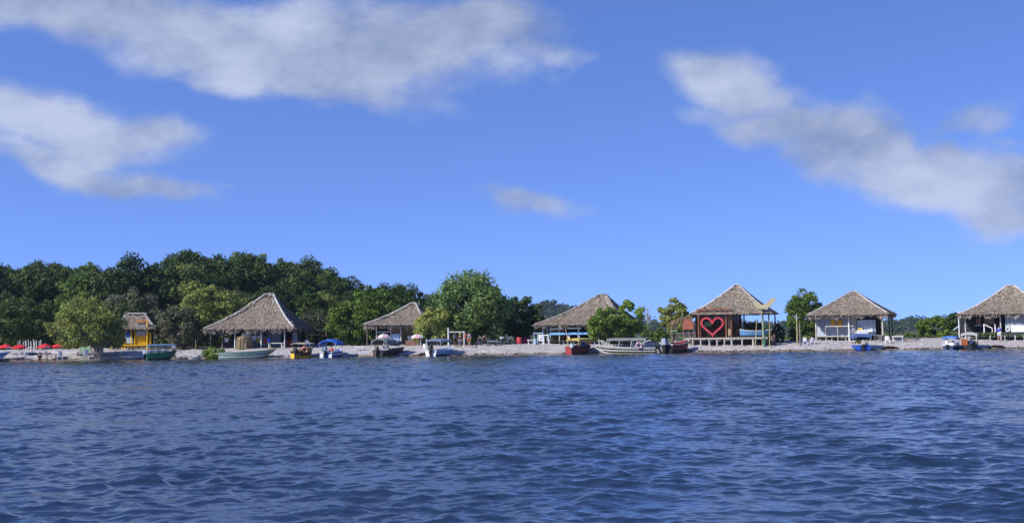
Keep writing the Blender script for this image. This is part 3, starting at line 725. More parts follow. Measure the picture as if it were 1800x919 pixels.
def roof_patch(A, B, C, D, sag, nu=24, nt=14, rag=.03, rnd=random):
    """curved slope: A-B eave (left to right), D-C ridge; returns point function"""
    def f(u, t):
        e = A.lerp(B, u); r = D.lerp(C, u); p = e.lerp(r, t)
        p.z -= sag * math.sin(math.pi * t) * (1 - .25 * t); return p
    return f
def thatch_roof(fr, root, s0, s1, t0, t1, ze, rs0, rs1, rt, zr, sag=.45, seed=1, fringe=.38, shards=1500, th=.18, cap_w=.28, mats=(M_THATCH, M_FRINGE, M_RIDGE), rt2=None, zr2=None):
    rnd = random.Random(seed)
    rt2 = rt if rt2 is None else rt2; zr2 = zr if zr2 is None else zr2
    FL, FR, BR, BL = fr.P(s0, t0, ze), fr.P(s1, t0, ze), fr.P(s1, t1, ze), fr.P(s0, t1, ze)
    R0, R1 = fr.P(rs0, rt, zr), fr.P(rs1, rt2, zr2)
    slopes = [(FL, FR, R1, R0), (FR, BR, R1, R1), (BR, BL, R0, R1), (BL, FL, R0, R0)]
    rf = MB(); fg = MB(); cp = MB()
    ctr = (FL + FR + BR + BL) / 4
    for si, (A, B, C, D) in enumerate(slopes):
        f = roof_patch(A, B, C, D, sag)
        nu, nt = 20, 12
        rf.grid([[f(i / nu, j / nt) for i in range(nu + 1)] for j in range(nt + 1)])
        lowp = [[f(i / nu, j / nt) - Vector((0, 0, th)) for i in range(nu, -1, -1)] for j in range(nt + 1)]
        rf.grid(lowp)
        rf.grid([[A.lerp(B, i / nu) - Vector((0, 0, th)) for i in range(nu + 1)], [A.lerp(B, i / nu) for i in range(nu + 1)]])
        el = (B - A).length; shards_ = int(shards * 1.7); n = shards_ if si in (0, 1) else int(shards_ * .7)
        hlen = ((A + B) / 2 - (C + D) / 2).length
        out = Vector(((A + B) / 2 - ctr)); out.z = 0; out.normalize()
        for _ in range(n):                                     # palm shards lying down the slope, in courses
            t = 1 - math.sqrt(rnd.random()) if (C - D).length < .5 * el else rnd.random()
            t = round(t * 22) / 22 + rnd.uniform(-.015, .015); t = min(max(t, .01), .97)
            u = rnd.random(); p = f(u, t); q = f(u, max(0, t - .55 / hlen))
            d = (q - p); d.normalize(); side = (B - A).normalized(); nrm = side.cross(d) * -1
            if nrm.z < 0: nrm = -nrm
            side = (side + d * rnd.uniform(-.35, .35)).normalized()
            w = rnd.uniform(.035, .085); l = rnd.uniform(.3, .65)
            a = p + nrm * .02; b = p + d * l + nrm * rnd.uniform(.03, .12)
            rf.add([a - side * w * .6, a + side * w * .6, b + side * w, b - side * w], [(0, 1, 2, 3)])
        m = int(el / .02)
        for k in range(m):                                      # hanging fringe along the eave
            u = (k + rnd.random()) / m; p = A.lerp(B, u) + out * rnd.uniform(-.05, .08); p.z -= rnd.uniform(-.12, .1)
            side = (B - A).normalized(); w = rnd.uniform(.022, .05)
            l = fringe * rnd.uniform(.5, 1.15) * (.72 + .2 * math.sin(u * el * 2.3 + si) + .16 * math.sin(u * el * 6.1 + 2 * si))
            e = p + Vector((0, 0, -l)) + out * rnd.uniform(-.02, .14) + side * rnd.uniform(-.12, .12)
            fg.add([p - side * w, p + side * w, e + side * w * .4, e - side * w * .4], [(0, 1, 2, 3)])
    def cap(f, ts, width):
        pts = [f(t) + Vector((0, 0, .05)) for t in ts]
        for a, b in zip(pts, pts[1:]):
            for _ in range(max(3, int((b - a).length / .05))):
                p = a.lerp(b, rnd.random()); d = (b - a).normalized(); side = d.cross(Vector((0, 0, 1))).normalized()
                o = side * rnd.uniform(-width, width); w = rnd.uniform(.04, .09); l = rnd.uniform(.25, .5)
                p = p + o + Vector((0, 0, -abs(o.length) * .55 + .05)); dd = (d * rnd.choice((-1, 1)) + side * rnd.uniform(-.5, .5)).normalized(); s2 = dd.cross(Vector((0, 0, 1))).normalized()
                e = p + dd * l + Vector((0, 0, rnd.uniform(-.12, .02)))
                cp.add([p - s2 * w, p + s2 * w, e + s2 * w * .7, e - s2 * w * .7], [(0, 1, 2, 3)])
        core = [p for p in pts]
        cp.tube(core, .09, 6)
    ts = [i / 10 for i in range(11)]
    for A, B, C, D in slopes:
        f = roof_patch(A, B, C, D, sag); cap(lambda t: f(0.0, t), ts, cap_w)
    cap(lambda t: R0.lerp(R1, t), [0, .25, .5, .75, 1], cap_w * 1.3)
    r = part('roof', rf, mats[0], root); part('eave_fringe', fg, mats[1], r); part('ridge_cap', cp, mats[2], r)
    return r
def rail(fr, root, p0, p1, q, t, w, m, name='rail'):
    s0, z = fr.px(p0, q, t); s1, _ = fr.px(p1, q, t)
    return part(name, fr.box(MB(), s0, s1, t - w / 2, t + w / 2, z - w / 2, z + w / 2), m, root)
def stakes_wall(fr, s0, s1, t, z0, z1, th=.06, step=.18, gap=.012):
    mb = MB(); s = s0; k = 0
    while s < s1 - .02:
        e = min(s + step - gap, s1); fr.box(mb, s, e, t + (k % 2) * .008, t + th, z0 + .01 * (k % 3), z1); s += step; k += 1
    return mb
def board_wall(fr, s0, s1, t, z0, z1, th=.05, step=.16):
    mb = MB(); z = z0; k = 0
    while z < z1 - .02:
        fr.box(mb, s0, s1, t + (k % 2) * .006, t + th, z, min(z + step - .012, z1)); z += step; k += 1
    return mb

# ---------------------------------------------------------------- hut: big thatched hut (left)
def hut_big():
    fr = Frame(358, 515, 138.5, 4)
    o = thing('thatched_hut', 'big brown thatched hut with a tall peak and white front posts', 'hut', fr.P(fr.w / 2, 4.5, fr.gz(fr.w / 2, 4.5)), 'thatched beach huts')
    _, ze = fr.px(515, 575)
    sr, zr = fr.px(473, 517, 4.6)
    D = 9.5
    thatch_roof(fr, o, 0, fr.w, 0, D, ze, sr - .5, sr + .5, 4.6, zr, .42, 11, .75, 2600, cap_w=.42)
    zf = fr.gz(fr.w / 2, 2) + .05
    part('floor', fr.box(MB(), .6, fr.w - .4, .5, D - .5, zf - .3, zf), M_WOOD, o)
    for px in (413, 459, 500): part('post', fr.ppost(px, 576, 613, .7, .17), M_WHITE, o)
    for px in (370, 391): part('post', fr.ppost(px, 576, 613, .9, .11), M_WOOD, o)
    for s, t in ((.6, D - .6), (4, D - .6), (fr.w - .6, D - .6), (fr.w - .5, D * .5)):
        part('post', MB().tube([fr.P(s, t, fr.gz(s, t) - .3), fr.P(s, t, ze + .1)], .08, 8), M_WOOD, o)
    s0, z1 = fr.px(441, 579, 4.2); s1, z0 = fr.px(493, 602, 4.2)
    w = part('wall', board_wall(fr, s0, s1, 4.2, zf, ze + .2, .06, .2), M_GREYWALL, o)
    sA, _ = fr.px(493.5, 590, 4.2)
    part('door', fr.pbox(493.2, 579, 499, 607, 4.25, .05), M_DARK, o)
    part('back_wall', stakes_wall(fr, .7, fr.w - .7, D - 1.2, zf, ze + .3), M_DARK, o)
    part('window', fr.pbox(463.5, 582, 468.5, 591, 4.13, .05), M_NAVY, o)
    rail(fr, o, 369, 412, 587.5, .9, .08, M_SLATE, 'shelf_rail')
    return fr, o, zf
HA, hut_a, zfa = hut_big()

# ---------------------------------------------------------------- hut: low-ridged hut beside the big tree
def hut_low():
    fr = Frame(639, 741, 142, 0)
    o = thing('thatched_hut', 'small thatched hut with a lopsided ridge, pink parasols in front', 'hut', fr.P(fr.w / 2, 3.5, fr.gz(fr.w / 2, 3.5)), 'thatched beach huts')
    _, ze = fr.px(700, 569); sr, zr = fr.px(727, 533, 3.2); s2, z2 = fr.px(640, 561, 3.0)
    D = 6.5
    thatch_roof(fr, o, 0, fr.w + .6, 0, D, ze, sr - .3, sr + .25, 3.2, zr, .25, 12, .75, 2000, cap_w=.42)
    zf = fr.gz(fr.w / 2, 1) + .12
    part('floor', fr.box(MB(), .6, fr.w - .2, .6, D - .5, zf - .4, zf), M_WOOD, o)
    for px in (661.5, 704.5): part('post', fr.ppost(px, 571, 606, .7, .15), M_WHITE, o)
    for px in (645, 738): part('post', fr.ppost(px, 571, 606, .9, .12), M_WOOD, o)
    part('wall', fr.pbox(706, 571, 726, 606, 2.6, .1), M_TAN, o)
    part('wall', fr.pbox(690, 573, 704, 600, 2.3, .1), M_TAN, o)
    part('back_wall', stakes_wall(fr, .7, fr.w - .4, D - .9, zf, ze + .3), M_DARKWOOD, o)
    rail(fr, o, 661.5, 687, 583.5, .75, .09, M_WHITE); part('rail_post', fr.ppost(673.5, 584, 604, .75, .08), M_WHITE, o); part('rail_post', fr.ppost(687, 572, 604, .8, .09), M_WHITE, o)
    part('counter', fr.pbox(662.5, 590, 685, 599, 1.0, .5), M_BROWN, o)
    part('counter', fr.pbox(688, 587, 702.5, 602, .9, .5), M_PALEBLUE, o)
    for q in (577, 582): part('shelf', fr.pbox(664, q, 684, q + .9, 3.2, .4), M_OLDWHITE, o)
    fence = thing('deck_wall', 'low rose-brown plank wall before the low-ridged hut', 'wall', fr.P(fr.w * .8, -1.0, fr.gz(fr.w * .8, -1)))
    s0, z1 = fr.px(713, 598.5, -1); s1, z0 = fr.px(738, 608, -1)
    part('planks', board_wall(fr, s0, s1, -1, z0 - .1, z1, .06, .17), M_PLANK, fence)
    for s in (s0 + .05, (s0 + s1) / 2, s1 - .05): part('post', fr.box(MB(), s - .05, s + .05, -.94, -.84, z0 - .3, z1 + .05), M_BROWN, fence)
    return fr, o, zf
HB, hut_b, zfb = hut_low()

# ---------------------------------------------------------------- hut: blue railed hut
def hut_blue():
    fr = Frame(940, 1098, 140.5, 19)
    o = thing('thatched_hut', 'wide thatched hut with blue and white railings, half hidden by a leaning tree', 'hut', fr.P(fr.w / 2, 4.5, fr.gz(fr.w / 2, 4.5)), 'thatched beach huts')
    _, ze = fr.px(1010, 569); sr, zr = fr.px(1059, 518, 4.8); D = 10
    thatch_roof(fr, o, 0, fr.w, 0, D, ze, sr - .45, sr + .45, 4.8, zr, .36, 13, .5, 2800, cap_w=.36)
    _, zf = fr.px(1000, 598.5, .6)
    part('floor', fr.box(MB(), .8, fr.w - .3, .5, D - .5, zf - .12, zf), M_DARKWOOD, o)
    for px in (954, 962): part('post', fr.ppost(px, 573, 606, .7 if px < 960 else 1.4, .16), M_PALEBLUE, o)
    for px in (983, 1016, 1037, 1052): part('post', fr.ppost(px, 575, 607, .8, .12), M_OLDWHITE, o)
    for px in (966, 990, 1004, 1025, 1045): part('stilt', fr.ppost(px, 598, 608, .7, .11), M_PALEBLUE, o)
    for px in (975, 997, 1035): part('stilt', fr.ppost(px, 598, 608, 2.6, .11), M_WOOD, o)
    rail(fr, o, 966.5, 990.5, 578, .75, .17, M_WHITE); rail(fr, o, 997.5, 1022, 577, .75, .17, M_WHITE)
    rail(fr, o, 966, 1060, 586.5, .8, .26, M_BLUE); part('rail_post', fr.ppost(967.5, 578, 598, .8, .1, False), M_WHITE, o)
    part('rail_post', fr.ppost(1018, 577, 598, .85, .1, False), M_PALEBLUE, o)
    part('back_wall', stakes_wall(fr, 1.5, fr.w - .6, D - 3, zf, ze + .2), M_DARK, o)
    part('counter', fr.pbox(973, 589.5, 982, 597, 2.2, .7), M_BROWN, o); part('counter', fr.pbox(984.5, 590, 993, 596.5, 2.2, .7), M_REDBROWN, o)
    part('shelf', fr.pbox(969, 580, 992, 583.5, 4.0, .5), M_TAN, o)
    part('side_stair', fr.box(MB(), *[x for x in (fr.px(938.5, 600, .2)[0], fr.px(941, 600, .2)[0])], .2, 1.6, zf - .6, zf + .3), M_PALEBLUE, o)
    for px in (938.5, 945): part('stair_post', fr.ppost(px, 585, 606, .2, .07), M_PALEBLUE, o)
    rail(fr, o, 938.5, 953, 585.5, .2, .07, M_PALEBLUE, 'stair_rail')
    # everything under the deck stays open
    return fr, o, zf
HC, hut_c, zfc = hut_blue()

# ---------------------------------------------------------------- hut: stilt hut with the red heart
def hut_heart():
    fr = Frame(1222, 1352, 135.2, 18)
    o = thing('thatched_hut', 'stilt hut with a grey thatched peak and a brown frame around a red heart', 'hut', fr.P(fr.w / 2, 4, fr.gz(fr.w / 2, 4)), 'thatched beach huts')
    _, ze = fr.px(1300, 549); sr, zr = fr.px(1295, 501.5, 4.2); D = 8.6
    thatch_roof(fr, o, -.4, fr.w, 0, D, ze, sr - .25, sr + .25, 4.2, zr, .22, 14, .2, 2600, cap_w=.34, mats=(M_THATCH, M_THATCH, M_RIDGE))
    # lean-to on the left, sloping down
    s0, zl = fr.px(1176, 566, 1.0)
    A, B, C, Dv = fr.P(s0, 6.5, zl), fr.P(s0, .8, zl), fr.P(.2, .8, ze + .25), fr.P(.2, 6.5, ze + .25)
    mb = MB(); f = roof_patch(A, B, C, Dv, .12); rnd = random.Random(3)
    mb.grid([[f(i / 10, j / 6) for i in range(11)] for j in range(7)]); mb.grid([[f(i / 10, j / 6) - Vector((0, 0, .14)) for i in range(10, -1, -1)] for j in range(7)])
    fg = MB()
    for _ in range(900):
        p = f(rnd.random(), rnd.random()); d = (A - Dv).normalized(); s = (B - A).normalized(); w = rnd.uniform(.05, .1); e = p + d * .5 + Vector((0, 0, rnd.uniform(.02, .08)))
        mb.add([p - s * w, p + s * w, e + s * w, e - s * w], [(0, 1, 2, 3)])
    for _ in range(260):
        t = rnd.random(); p = (B.lerp(C, t) if rnd.random() < .6 else A.lerp(B, t)) + Vector((0, 0, -.02)); e = p + Vector((rnd.uniform(-.12, .12), rnd.uniform(-.1, .02), -rnd.uniform(.25, .75))); w = rnd.uniform(.03, .07)
        fg.add([p - Vector((w, 0, 0)), p + Vector((w, 0, 0)), e + Vector((w * .4, 0, 0)), e - Vector((w * .4, 0, 0))], [(0, 1, 2, 3)])
    r2 = part('lean_to_roof', mb, M_THATCH, o); part('eave_fringe', fg, M_STRAW, r2)
    _, zf = fr.px(1275, 593, -.2)
    sl, _ = fr.px(1201, 593, -.2); sr2, _ = fr.px(1349, 593, -.2)
    deck = MB(); s = sl; k = 0
    while s < sr2: fr.box(deck, s, min(s + .2, sr2) - .012, -.25, D - 1.2, zf - .07 + .004 * (k % 2), zf); s += .2; k += 1
    fr.box(deck, sl, sr2, -.2, -.1, zf - .2, zf - .075)
    part('deck', deck, M_PALEWOOD, o)
    for px in (1207, 1217.5, 1231.5, 1247, 1260.5, 1273.5, 1286, 1304.5, 1323.5): part('stilt', fr.ppost(px + random.uniform(-.4, .4), 594, 616, -.05, random.uniform(.15, .24)), M_PALEWOOD, o)
    part('stilt', fr.pbox(1341.5, 591, 1345.5, 613, -.05, .25), M_GREEN, o)
    for px in (1212, 1222, 1240, 1254, 1268, 1292, 1312, 1330):
        part('stilt', fr.ppost(px, 594, 610, 2.6, .16), M_WOOD, o)
        part('stilt', fr.ppost(px + 2, 594, 608, 5.2, .16), M_WOOD, o)
    for px, t in ((1307.5, 1.8), (1351, .5), (1362, 4.5), (1300, 6.5)): part('post', fr.ppost(px, 549, 600, t, .17), M_DARKWOOD, o)
    part('post', fr.ppost(1340.5, 552, 592, .5, .19), mat('pale_green_paint', (.22, .34, .24), .7, .2, 5), o)
    for px, t in ((1190, 1.2), (1180.5, 5.5)): part('post', fr.ppost(px, 562, 612, t, .12), M_WOOD, o)
    s0, _ = fr.px(1222, 560, 3.2); s1, _ = fr.px(1303, 560, 3.2)
    part('back_wall', stakes_wall(fr, s0, s1, 3.2, zf, ze + .3), mat('red_brown_dark_boards', (.085, .036, .024), .8, .3, 5, .15), o)
    part('side_wall', fr.pbox(1279, 552, 1285, 592, 1.2, .1), M_TAN, o)
    part('back_wall', stakes_wall(fr, fr.px(1308, 560, 6.8)[0], fr.px(1342, 560, 6.8)[0], 6.8, zf - .8, fr.px(1320, 567, 6.8)[1]), M_DARKWOOD, o)
    # brown frame around the heart
    for px in (1227, 1231.3, 1275.2, 1284.5): part('frame_post', fr.ppost(px, 543, 593, -.1 if px not in (1231.3, 1284.5) else .35, .15, False, 1), M_BROWN, o)
    rail(fr, o, 1224.5, 1286, 544, -.1, .17, M_BROWN, 'frame_beam'); rail(fr, o, 1228, 1284, 545.5, .45, .14, M_BROWN, 'frame_beam')
    for px in (1240, 1255, 1267):
        s, z = fr.px(px, 543.2, -.1); part('frame_rafter', fr.box(MB(), s - .05, s + .05, -.3, 1.0, z + .06, z + .13), M_BROWN, o)
    # lattice behind the heart
    lat = MB(); s0, z1 = fr.px(1236, 562, 2.2); s1, z0 = fr.px(1268, 588, 2.2)
    for i in range(8): z = z0 + (z1 - z0) * i / 7; fr.box(lat, s0, s1, 2.2, 2.24, z - .03, z + .03)
    for i in range(9): s = s0 + (s1 - s0) * i / 8; fr.box(lat, s - .03, s + .03, 2.25, 2.29, z0, z1)
    part('lattice', lat, M_DARKWOOD, o)
    part('window_shutter', fr.pbox(1238, 565, 1250, 574, 2.1, .05), M_PALEGREEN, o)
    rail(fr, o, 1178, 1222, 586, .9, .07, M_WOOD, 'rail'); rail(fr, o, 1178, 1190, 581.5, .9, .16, M_PALEGREEN, 'rail')
    for px in (1178, 1201, 1211, 1222): part('rail_post', fr.ppost(px, 580, 593, .9, .07, False), M_WOOD, o)
    return fr, o, zf
HD, hut_d, zfd = hut_heart()

# ---------------------------------------------------------------- hut: yellow towels
def hut_towels():
    fr = Frame(1421, 1558, 140.5, 25)
    o = thing('thatched_hut', 'thatched hut on stilts with pale blue board walls and yellow towels hung inside', 'hut', fr.P(fr.w / 2, 4, fr.gz(fr.w / 2, 4)), 'thatched beach huts')
    _, ze = fr.px(1500, 551); sr, zr = fr.px(1500, 513, 4.0); D = 8.0
    thatch_roof(fr, o, 0, fr.w, 0, D, ze, sr - .3, sr + .3, 4.0, zr, .12, 15, .7, 2400, cap_w=.36)
    _, zf = fr.px(1470, 590, .7)
    part('floor', fr.box(MB(), .7, fr.px(1505, 590, .7)[0], .6, D - .6, zf - .12, zf), M_PALEWOOD, o)
    part('post', fr.ppost(1433.5, 554, 604, .6, .2), M_PALEWOOD, o)
    part('post', fr.ppost(1550.5, 554, 604, .6, .2), M_PALEWOOD, o); part('post', fr.ppost(1491.5, 554, 604, .6, .17), M_WHITE, o)
    for px, t in ((1562, 4.5), (1567.5, 7.2), (1440, 7.2)): part('post', fr.ppost(px, 552, 600, t, .15), M_DARKWOOD, o)
    part('wall', stakes_wall(fr, fr.px(1436, 570, 2.6)[0], fr.px(1506, 570, 2.6)[0], 2.6, zf, ze + .2, .07, .2), M_BLUEWALL, o)
    part('wall', stakes_wall(fr, fr.px(1506.5, 570, 1.6)[0], fr.px(1539, 570, 1.6)[0], 1.6, fr.px(1520, 590, 1.6)[1], fr.px(1520, 562, 1.6)[1], .07, .2), M_BLUEWALL, o)
    part('door', fr.pbox(1496, 560, 1505, 590, 1.9, .06), M_PALEGREY, o)
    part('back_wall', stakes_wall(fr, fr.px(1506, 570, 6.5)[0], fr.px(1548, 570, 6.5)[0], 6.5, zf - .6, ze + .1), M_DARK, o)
    rail(fr, o, 1451, 1500, 573.5, .75, .09, M_OLDWHITE)
    for px in (1451, 1472, 1491.5): part('rail_post', fr.ppost(px, 574, 604, .75, .09), M_PALEWOOD, o)
    for px in (1438, 1452, 1462, 1486): part('stilt', fr.ppost(px, 590, 605, .9, .13), M_PALEWOOD, o)
    for px in (1445, 1458, 1476, 1498): part('stilt', fr.ppost(px, 590, 603, 3.2, .13), M_WOOD, o)
    part('counter', fr.pbox(1508, 576, 1516, 589, 1.3, .3), M_OCHRE, o)
    part('counter_top', fr.pbox(1514, 579.5, 1534, 583, .9, .7), M_WHITE, o)
    st = thing('step_ladder', 'wooden steps under the right end of the hut with yellow towels', 'steps', fr.P(fr.px(1543, 600, .4)[0], .4, fr.gz(fr.px(1543, 600, .4)[0], .4)))
    for i in range(4): part('tread', fr.pbox(1538, 589 + i * 4, 1549, 590.2 + i * 4, .8 - i * .25, .25), M_PALEWOOD, st)
    part('stringer', fr.pbox(1537.2, 588.5, 1538, 604, .1, .9), M_WOOD, st); part('stringer', fr.pbox(1549, 588.5, 1549.8, 604, .1, .9), M_WOOD, st)
    return fr, o, zf
HE, hut_e, zfe = hut_towels()

# ---------------------------------------------------------------- hut: rightmost
def hut_right():
    fr = Frame(1686, 1856, 138.5, 29)
    o = thing('thatched_hut', 'thatched hut with grey siding and a white board, at the right end of the beach', 'hut', fr.P(fr.w / 2, 4.5, fr.gz(fr.w / 2, 4.5)), 'thatched beach huts')
    _, ze = fr.px(1740, 550.5); sr, zr = fr.px(1775, 502.5, 4.6); D = 9.0
    thatch_roof(fr, o, 0, fr.w, 0, D, ze, sr - .4, sr + .5, 4.6, zr, .34, 16, .66, 2800, cap_w=.42)
    _, zf = fr.px(1730, 584, .7)
    part('floor', fr.box(MB(), .3, fr.w - .5, .5, D - .5, zf - .13, zf), M_DARKWOOD, o)
    part('post', fr.ppost(1684.5, 546, 596, .3, .14), M_WHITE, o)
    for px in (1696, 1758): part('post', fr.ppost(px, 554, 597, .8, .15), M_OLDWHITE, o)
    for px in (1729.5, 1749): part('rail_post', fr.ppost(px, 569, 584, .9, .16, False), M_WHITE, o)
    s0, z0 = fr.px(1731, 570.5, .9); s1, z1 = fr.px(1744, 576.5, .9)
    part('stair_rail', MB().bar(fr.P(s0, .9, z0), fr.P(s1, .9, z1), .1), M_WHITE, o); part('rail_post', fr.ppost(1744, 576, 584, .9, .12, False), M_CREAM, o)
    part('wall', stakes_wall(fr, fr.px(1688, 570, 3.5)[0], fr.px(1766, 570, 3.5)[0], 3.5, zf, ze + .2), M_DARK, o)
    part('wall', board_wall(fr, fr.px(1767, 570, 1.0)[0], fr.w - .6, 1.0, fr.px(1780, 588, 1)[1], ze - .1, .08, .3), M_GREYWALL, o)
    part('wall', fr.pbox(1729, 557, 1748, 571, 3.3, .1), M_TAN, o)
    part('back_wall', stakes_wall(fr, .6, fr.w - .7, D - .8, zf, ze + .2), M_DARKWOOD, o)
    part('shelf', fr.pbox(1713, 571.5, 1725, 573, 2.2, .5), M_OLDWHITE, o)
    for px in (1703, 1716, 1740, 1766, 1784, 1800): part('stilt', fr.ppost(px, 584, 598, .9, .13), M_OLDWHITE, o)
    for px in (1700, 1722, 1736, 1750, 1772, 1792, 1806): part('stilt', fr.ppost(px, 584, 597, 3.0, .14), M_WOOD, o)
    part('board', fr.pbox(1777, 571.5, 1812, 585, .85, .06), M_WHITE, o)
    part('skirt', fr.pbox(1766.5, 586, 1812, 588.2, .9, .08), M_GREYWALL, o)
    # ramp at the left end
    s0, z0 = fr.px(1676, 580, 1.6); s1, z1 = fr.px(1686, 572, 1.6)
    part('ramp_rail', MB().bar(fr.P(s0, 1.6, z0), fr.P(s1, 1.6, z1), .09), M_PALEBLUE, o)
    part('low_rail', fr.box(MB(), fr.px(1669, 584, .5)[0], .2, .5, .58, fr.px(1675, 585, .5)[1], fr.px(1675, 584, .5)[1]), M_WOOD, o)
    return fr, o, zf
HF, hut_f, zff = hut_right()

# ---------------------------------------------------------------- hut: little yellow hut
def hut_yellow():
    fr = Frame(214, 271, 139, -12)
    o = thing('yellow_hut', 'small bright yellow hut on stilts with a thatched roof and a sign under the ridge', 'hut', fr.P(fr.w / 2, 2, fr.gz(fr.w / 2, 2)), 'thatched beach huts')
    _, ze = fr.px(260, 575); s0, zr = fr.px(222, 551.5, 2.0); s1, _ = fr.px(254, 551.5, 2.0); D = 4.2
    thatch_roof(fr, o, -.1, fr.w, 0, D, ze, s0, s1, 2.0, zr, .1, 17, .35, 900)
    _, zf = fr.px(240, 607, .3)
    part('floor', fr.box(MB(), fr.px(214, 600, .2)[0], fr.w - .2, .0, D - .4, zf - .12, zf), M_YELLOW, o)
    part('post', fr.ppost(259, 561, 618, -.05, .17), M_YELLOW, o); part('post', fr.ppost(230.6, 580, 618, .2, .14), M_YELLOW, o); part('post', fr.ppost(271, 578, 606, .6, .12), M_CREAM, o)
    part('post', fr.ppost(237, 580, 606, .3, .14), M_YELLOW, o)
    part('wall', stakes_wall(fr, fr.px(237.5, 600, .35)[0], fr.px(258, 600, .35)[0], .35, zf, fr.px(240, 589, .35)[1], .06, .2), M_YELLOW, o)
    th = MB(); rnd = random.Random(5)
    sA, zA = fr.px(240, 568.5, .1); sB, zB = fr.px(257.5, 589, .1)
    fr.box(th, sA, sB, .1, .2, zB + .1, zA)
    for _ in range(420):
        s = rnd.uniform(sA, sB); z = rnd.uniform(zB + .25, zA); w = rnd.uniform(.03, .06); l = rnd.uniform(.25, .4); y = rnd.uniform(.02, .09)
        th.add([fr.P(s - w, y, z), fr.P(s + w, y, z), fr.P(s + w * .6 + rnd.uniform(-.05, .05), y - .03, z - l), fr.P(s - w * .6, y - .03, z - l)], [(0, 1, 2, 3)])
    part('thatch_blind', th, M_RIDGE, o)
    part('back_wall', stakes_wall(fr, .3, fr.w - .4, D - .8, zf, ze + .2), M_DARKWOOD, o)
    part('side_wall', fr.pbox(262, 584, 266, 604, .4, .06), M_YELLOW, o)
    rail(fr, o, 214, 258, 606.5, -.08, .14, M_YELLOW, 'deck_edge'); rail(fr, o, 215, 238, 601.5, -.05, .08, M_YELLOW)
    for px in (214.8, 219): part('rail_post', fr.ppost(px, 602, 617, -.05, .11), M_YELLOW, o)
    for px in (225, 231.5, 237, 249, 257): part('stilt', fr.ppost(px, 607, 617, .1, .12), M_OLDWHITE, o)
    for px in (222, 234, 245, 262): part('stilt', fr.ppost(px, 607, 616, 2.2, .12), M_WOOD, o)
    part('window', fr.pbox(221, 583, 229, 592, .9, .05), M_ROYAL, o)
    part('counter', fr.pbox(222, 593, 233, 603.5, .5, .4), M_PALEBLUE, o)
    sg = part('sign_board', fr.pbox(239.5, 562, 256.5, 568, -.02, .05), mat('orange_sign', (.55, .22, .03), .6, .1), o)
    # worn pale lettering, too small to read in the photo: plain strokes
    mb = MB(); s0, z1 = fr.px(241, 563, -.05); s1, z0 = fr.px(255, 567.3, -.05)
    W = (s1 - s0) / 5
    for i, st in enumerate([((0, 0, .5, 1), (.5, 1, 1, 0), (.25, .45, .75, .45)), ((0, 0, 0, 1), (0, 1, .8, .75), (.8, .75, 0, .5), (0, .5, .8, 0)), ((0, 0, .5, 1), (.5, 1, 1, 0), (.25, .45, .75, .45)), ((0, 0, 0, 1), (0, 1, .8, .75), (.8, .75, 0, .5), (0, .5, .8, 0)), ((0, 0, .5, 1), (.5, 1, 1, 0), (.25, .45, .75, .45))]):
        for x0, y0, x1, y1 in st:
            mb.bar(fr.P(s0 + (i + .1 + x0 * .75) * W, -.055, z0 + y0 * (z1 - z0)), fr.P(s0 + (i + .1 + x1 * .75) * W, -.055, z0 + y1 * (z1 - z0)), .05, .02)
    part('lettering', mb, mat('pale_lettering', (.70, .52, .30), .6, .1), sg)
    wk = thing('stilt_walkway', 'dark boardwalk on thin posts running left from the yellow hut', 'walkway', fr.P(-1, .5, fr.gz(-1, .5)))
    part('boards', fr.box(MB(), fr.px(192, 607, .3)[0], fr.px(213, 607, .3)[0], .3, 1.5, zf - .1, zf), M_DARKWOOD, wk)
    for px in (194, 200, 206, 212): part('post', fr.ppost(px, 607.5, 617, .4, .09), M_OLDWHITE, wk)
    part('rail_post', fr.ppost(196.5, 604, 617, .35, .1), M_YELLOW, wk)
    return fr, o, zf
HY, hut_y, zfy = hut_yellow()
